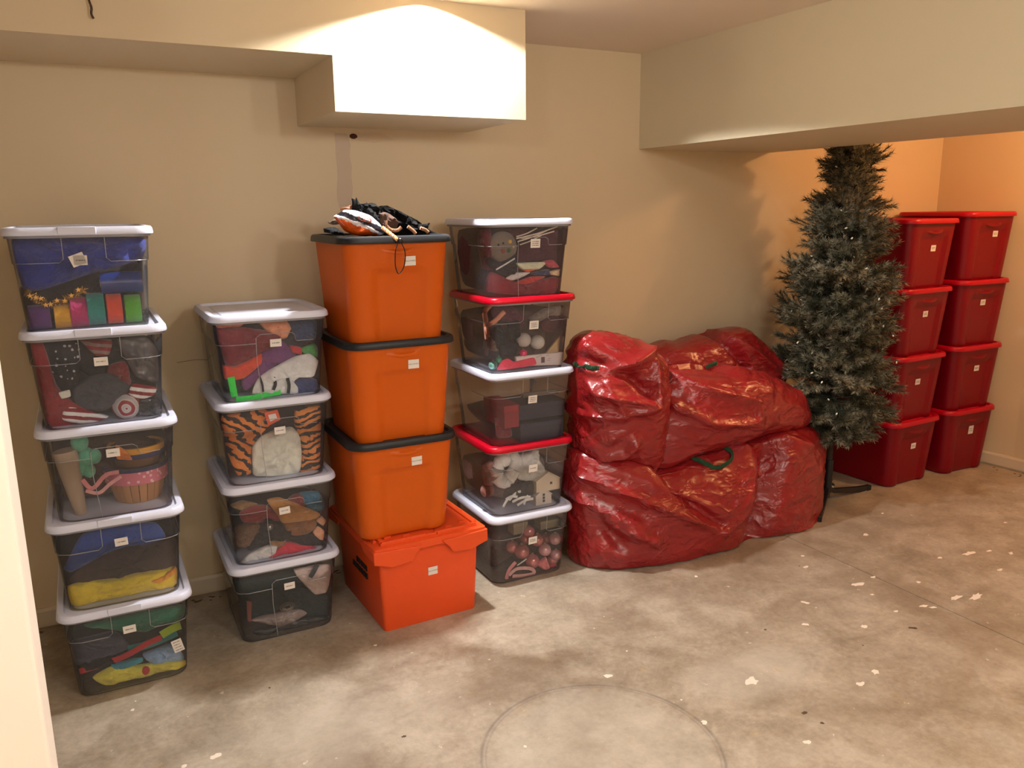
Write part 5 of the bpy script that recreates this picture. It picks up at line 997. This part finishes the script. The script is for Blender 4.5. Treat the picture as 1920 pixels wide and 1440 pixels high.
# ------------------------------------------------------------------ red bags
def seg_d(p, a, b):
    ab = b - a; t = max(0, min(1, (p - a).dot(ab) / max(1e-9, ab.length_squared))); return (p - (a + ab * t)).length
def crumple(p, seed):
    q = p + Vector((noise.noise(p * 2.1 + Vector((seed, 0, 0))), noise.noise(p * 2.1 + Vector((0, seed, 5))), noise.noise(p * 2.1 + Vector((9, 0, seed))))) * .12
    h = .8 * noise.noise(Vector((q.x * 2.6 + seed, q.y * 3.2, q.z * 3.6)))
    for k, (f, a, an, st, thr) in enumerate(((6.5, .85, -.45, .32, -.05), (6.0, .7, .5, .35, .0), (12, .5, -.75, .35, .0), (13, .45, .9, .4, .0), (24, .22, .2, .6, -.1), (26, .2, -1.2, .6, -.1))):
        u = q.x * cos(an) + q.z * sin(an); v = -q.x * sin(an) + q.z * cos(an)
        msk = noise.noise(Vector((p.x * 3.1 + k * 4.7, p.y * 3.1, p.z * 3.1 + seed))) - thr
        if msk <= 0: continue
        r = 1 - 3.0 * abs(noise.noise(Vector((u * f * st + seed, v * f + k * 3.3, q.y * f * .5))))
        if r > 0: h += a * r ** 1.35 * min(1, msk * 3.5)
    return h
def bag(poly, y, t, seed, folds, label, amp=.016, p=2.7, xmin=1.848, ymax=3.52, n=170, rings=58, tilt=0.0):
    poly = [(max(a, xmin + .03), b) for a, b in poly]
    V, Fc, c = puff(poly, y, t, seed, p, rings, n, .0, .9)
    V = [Vector(v) for v in V]
    zc = c.z
    V = [Vector((v.x, v.y + tilt * (v.z - zc), v.z)) for v in V]
    me = bpy.data.meshes.new('tmp'); me.from_pydata(V, [], Fc); me.update()
    bm = bmesh.new(); bm.from_mesh(me); bmesh.ops.recalc_face_normals(bm, faces=bm.faces); bm.normal_update()
    NN = [v.normal.copy() for v in bm.verts]; bm.free(); bpy.data.meshes.remove(me)
    out = []
    FD = [([Vector((a, b)) for a, b in pts], wd, am) for pts, wd, am in folds]
    for v, nn in zip(V, NN):
        d = amp * crumple(v, seed)
        if nn.y < .4:
            q = Vector((v.x, v.z))
            for pts, wd, am in FD:
                dd = min(seg_d(q, pts[i], pts[i + 1]) for i in range(len(pts) - 1))
                if dd < wd * 5: d += 1.5 * am * (math.exp(-(sqrt(dd * dd + .12 * wd * wd) - .346 * wd) / wd) if am > 0 else math.exp(-(dd / wd) ** 2 * .6))
        v = v + nn * d
        zz = v.z
        if zz < .012: zz = .002 + max(0, .010 * math.exp((zz - .012) * 40) - .001)
        out.append((max(v.x, xmin), min(v.y, ymax), max(zz, .002)))
    o = link('tree_storage_bag', out, Fc, BAG, None, True, (c.x, y, c.z), 60)
    bm = bmesh.new(); bm.from_mesh(o.data); bmesh.ops.recalc_face_normals(bm, faces=bm.faces); bm.to_mesh(o.data); bm.free()
    return tag(o, label, 'bag', 'red plastic storage bags')
def strap(bagob, pts, wd, name='handle'):
    """Green webbing laid on the bag's surface: dropped on to it from in front."""
    q = []
    for i, (a, z, lift) in enumerate(pts): q.append(Vector((a, lift, z)))
    cv = catmull(q, 7); dg = bpy.context.evaluated_depsgraph_get(); P3 = []
    iv = Matrix.Translation(-Vector(bagob.location))
    for v in cv:
        ok, hit, nr, _ = bagob.ray_cast(iv @ Vector((v.x, 2.2, v.z)), Vector((0, 1, 0)))
        P3.append(hit + nr * (.005 + v.y) if ok else iv @ Vector((v.x, 2.95, v.z)))
    return MB().tube(P3, .0022, 8, wd / .0022, False, Vector((0, 1, 0))).build(name, HANDLE, bagob)
bg = {}
bg['low'] = bag(BAGS['low'], 3.04, .255, 11, FOLDS['low'], 'largest red bag lying on the concrete floor under the other bags', .017, 2.25)
bg['mid'] = bag(BAGS['mid'], 3.06, .205, 23, FOLDS['mid'], 'red bag lying in the middle of the pile on the largest bag', .016, 2.2)
bg['left'] = bag(BAGS['left'], 3.0, .19, 37, FOLDS['left'], 'bunched red bag slumped against the clear bins', .018, 2.2)
bg['back'] = bag(BAGS['back'], 3.33, .165, 51, FOLDS['back'], 'red bag at the back of the pile against the wall', .012, 2.6)
from mathutils.bvhtree import BVHTree
def rest_on(upper, lower, push):
    # where the two sacks press together the upper one gives way, along push
    lv = [v.co + lower.location for v in lower.data.vertices]; bv = BVHTree.FromPolygons(lv, [tuple(p.vertices) for p in lower.data.polygons])
    push = Vector(push)
    for v in upper.data.vertices:
        w_ = v.co + upper.location
        loc, nr, i, d = bv.find_nearest(w_, .35)
        if loc is None or (w_ - loc).dot(nr) > -.001: continue
        h, n2, i, d = bv.ray_cast(w_, push)
        if h is not None and d < .4: v.co = h + push * .003 - upper.location
        else: v.co = loc + nr * .003 - upper.location
    upper.data.update()
rest_on(bg['back'], bg['low'], (0, 0, 1))
rest_on(bg['left'], bg['low'], (0, 0, 1))
rest_on(bg['mid'], bg['low'], (0, 0, 1))
rest_on(bg['mid'], bg['left'], (1, 0, 0))
rest_on(bg['back'], bg['left'], (0, 1, 0))
bpy.context.view_layer.update()
strap(bg['low'], HANDLES['low'], .011)
strap(bg['mid'], HANDLES['mid'], .016)
strap(bg['mid'], HANDLES['mid2'], .010)
strap(bg['left'], HANDLES['left'], .010)

# ------------------------------------------------------------------ artificial tree
TX, TY = 3.565, 3.07
def m_needle():
    m = N('frosted_needles'); a = m.n('ShaderNodeAttribute', attribute_name='tip'); p = m.gen()
    g = m.mix(m.noise(9, 3, .6, p), lin((40, 46, 32)), lin((62, 62, 44)))
    f = m.ramp(m.noise(5, 3, .6, p), [(.42, (.25,) * 3), (.66, (1,) * 3)])
    m.col(m.mix(m.math('MULTIPLY', a.outputs['Fac'], f), g, lin((192, 178, 146)))); m.set(Roughness=.6); return m.m
NEEDLE = m_needle(); BARK = m_plain((52, 42, 34), .85); STAND = m_plain((22, 22, 24), .45)
def sprig(mb, tips, p0, d, L, rr, nn):
    mb.tube([p0, p0 + d * L], .0022, 3); tips += [0.0] * (len(mb.v) - len(tips))
    u = d.orthogonal().normalized(); v = d.cross(u)
    for k in range(nn):
        s = (k + rr.random()) / nn; a = rr.uniform(0, 2 * pi); ln = rr.uniform(.030, .048) * (1 - .25 * s)
        q = p0 + d * (L * s); side = u * cos(a) + v * sin(a); e = (d * rr.uniform(.55, 1.0) + side * rr.uniform(.7, 1.0)).normalized()
        wv = e.cross(side).normalized() * .0019
        mb.add([q - wv, q + wv, q + e * ln], [(0, 1, 2)]); f = .25 + .75 * s; tips += [.05 * f, .05 * f, f]
def branch_mesh(L, seed):
    rr = random.Random(seed); mb = MB(); tips = []
    st = [Vector((L * k / 4, 0, .02 * sin(k / 4 * pi) + .05 * L * (k / 4) ** 2)) for k in range(5)]
    mb.tube(st, [.004, .0036, .003, .0026, .002], 4); tips += [0.0] * len(mb.v)
    def at(s): k = min(3, int(s * 4)); return st[k].lerp(st[k + 1], s * 4 - k)
    ns = int(L * 36) + 4
    for k in range(ns):
        s = .18 + .78 * k / max(1, ns - 1); sg = 1 if k % 2 else -1
        d = Vector((rr.uniform(.55, 1), sg * rr.uniform(.35, .95), rr.uniform(-.25, .6))).normalized()
        sprig(mb, tips, at(s), d, rr.uniform(.07, .115), rr, 64)
    sprig(mb, tips, at(.86), Vector((1, rr.uniform(-.2, .2), rr.uniform(.0, .4))).normalized(), .10, rr, 70)
    me = bpy.data.meshes.new('branch'); me.from_pydata(mb.v, [], mb.f); me.update()
    at_ = me.attributes.new('tip', 'FLOAT', 'POINT'); at_.data.foreach_set('value', tips); me.materials.append(NEEDLE)
    return me
LENS_ = (.10, .15, .20, .25, .30)
VAR = {L: [branch_mesh(L, int(L * 100) * 10 + k) for k in range(4)] for L in LENS_}
tr = empty('christmas_tree', (TX, TY, 0)); tag(tr, 'slim frosted dark green artificial christmas tree under the beam', 'christmas tree')
MB().tube([(0, 0, .02), (0, 0, .6), (0, 0, 1.3), (0, 0, 2.2)], [.016, .016, .014, .010], 10).build('trunk', BARK, tr)
rt_ = random.Random(12)
prof_ = [(.40, .26), (.52, .30), (.75, .295), (.95, .285), (1.12, .27), (1.28, .25), (1.34, .20), (1.48, .195), (1.58, .18), (1.64, .125), (1.76, .125), (1.9, .10), (2.0, .08), (2.12, .07), (2.2, .03)]
def rad(z):
    for (a, r1), (b, r2) in zip(prof_, prof_[1:]):
        if z <= b: return r1 + (r2 - r1) * max(0, (z - a)) / (b - a)
    return .02
z = .44; lay = 0; tips_at = []; count = 0
while z < 2.16 and count < 298:
    R0 = rad(z); nb = max(6, int(6 + R0 * 24)); lay += 1
    for k in range(nb):
        a = 2 * pi * (k + .5 * (lay % 2)) / nb + rt_.uniform(-.18, .18)
        r = R0 * rt_.uniform(.76, 1.08) * (1 + .10 * sin(z * 22))
        r *= 1 + .22 * max(0, cos(a - 2.75)) * max(0, 1 - abs(z - 1.0) / .45)
        # branches folded back by the totes and the wall
        for _ in range(6):
            ex, ey = TX + r * cos(a), TY + r * sin(a)
            if (ex > 3.955 and ey > 3.0) or ey > 3.5: r *= .88
        L = min(LENS_, key=lambda q: abs(q - (r - .035)))
        b_ = bpy.data.objects.new('branch', VAR[L][rt_.randrange(4)]); COL.objects.link(b_); b_.parent = tr
        tilt = rt_.uniform(-.1, .42) if z > .6 else rt_.uniform(-.38, .1)
        b_.rotation_euler = (rt_.uniform(-.5, .5), -tilt, a); b_.location = (0, 0, z + rt_.uniform(-.03, .03)); count += 1
        sc = max(.5, (r - .03) / L); b_.scale = (min(sc, 1.25), 1, 1)
        tips_at.append((a, r, b_.location.z + sin(tilt) * r))
    z += .072 if z < 1.3 else .066
# little clear lights on a dark green wire
WR = []
for k in range(420):
    zz = .45 + 1.65 * k / 419; a = k * .34; r = rad(zz) * (.78 + .12 * sin(k * 1.9)); WR.append((r * cos(a), r * sin(a) if r * sin(a) < .4 else .4, zz + .012 * sin(k * 2.3)))
MB().tube(WR, .0016, 3).build('light_wire', m_plain((24, 44, 28), .6), tr)
bm_v, bm_f = sphere((0, 0, 0), .0045, 8, 6, 1.7); bme = bpy.data.meshes.new('bulb'); bme.from_pydata(bm_v, [], bm_f); bme.update(); bme.materials.append(m_plain((236, 232, 214), .15)); smooth_by(bme, 60)
for k in range(0, 420, 6):
    b_ = bpy.data.objects.new('bulb', bme); COL.objects.link(b_); b_.parent = tr; v = Vector(WR[k]); v2 = v * 1.12; b_.location = (v2.x, v2.y, v.z); b_.rotation_euler = (rt_.uniform(-1, 1), rt_.uniform(-1, 1), 0)
# folding black stand
MB().tube([(0, 0, 0.05), (0, 0, .24)], .022, 14).build('stand_socket', STAND, tr)
for ang in STANDLEGS:
    d = Vector((cos(ang), sin(ang), 0)); s_ = Vector((-d.y, d.x, 0)) * .012
    mb = MB(); prof = [(.018, .075), (.05, .055), (.26, .028), (.345, .022)]
    mb.loft([[d * q - s_ + Vector((0, 0, h - .020 if h > .03 else .001)), d * q + s_ + Vector((0, 0, h - .020 if h > .03 else .001)), d * q + s_ + Vector((0, 0, h + .006)), d * q - s_ + Vector((0, 0, h + .006))] for q, h in prof])
    lg = bevel(mb.build('stand_leg', STAND, tr, False), .003)
    MB().loft([rrect(.034, .03, .006, zz, 3, 1) for zz in (0, .026)]).build('rubber_foot', m_plain((14, 14, 15), .8), lg).matrix_local = Matrix.Translation(d * .345) @ Matrix.Rotation(ang, 4, 'Z')
PLG = MB()
rp = random.Random(5); cpt = Vector(PLUG) - Vector((TX, TY, 0))
cw = [cpt + Vector((rp.uniform(-.035, .035), rp.uniform(-.03, .03), rp.uniform(.004, .05))) for _ in range(14)]
MB().tube(catmull(cw, 5), .003, 5).build('cord_bundle', m_plain((20, 34, 24), .6), tr)
for q in cw[::2]:
    V, Fc = sphere(q, .008, 8, 6, 1.5); link('spare_bulb', V, Fc, m_plain((206, 200, 186), .3), tr)
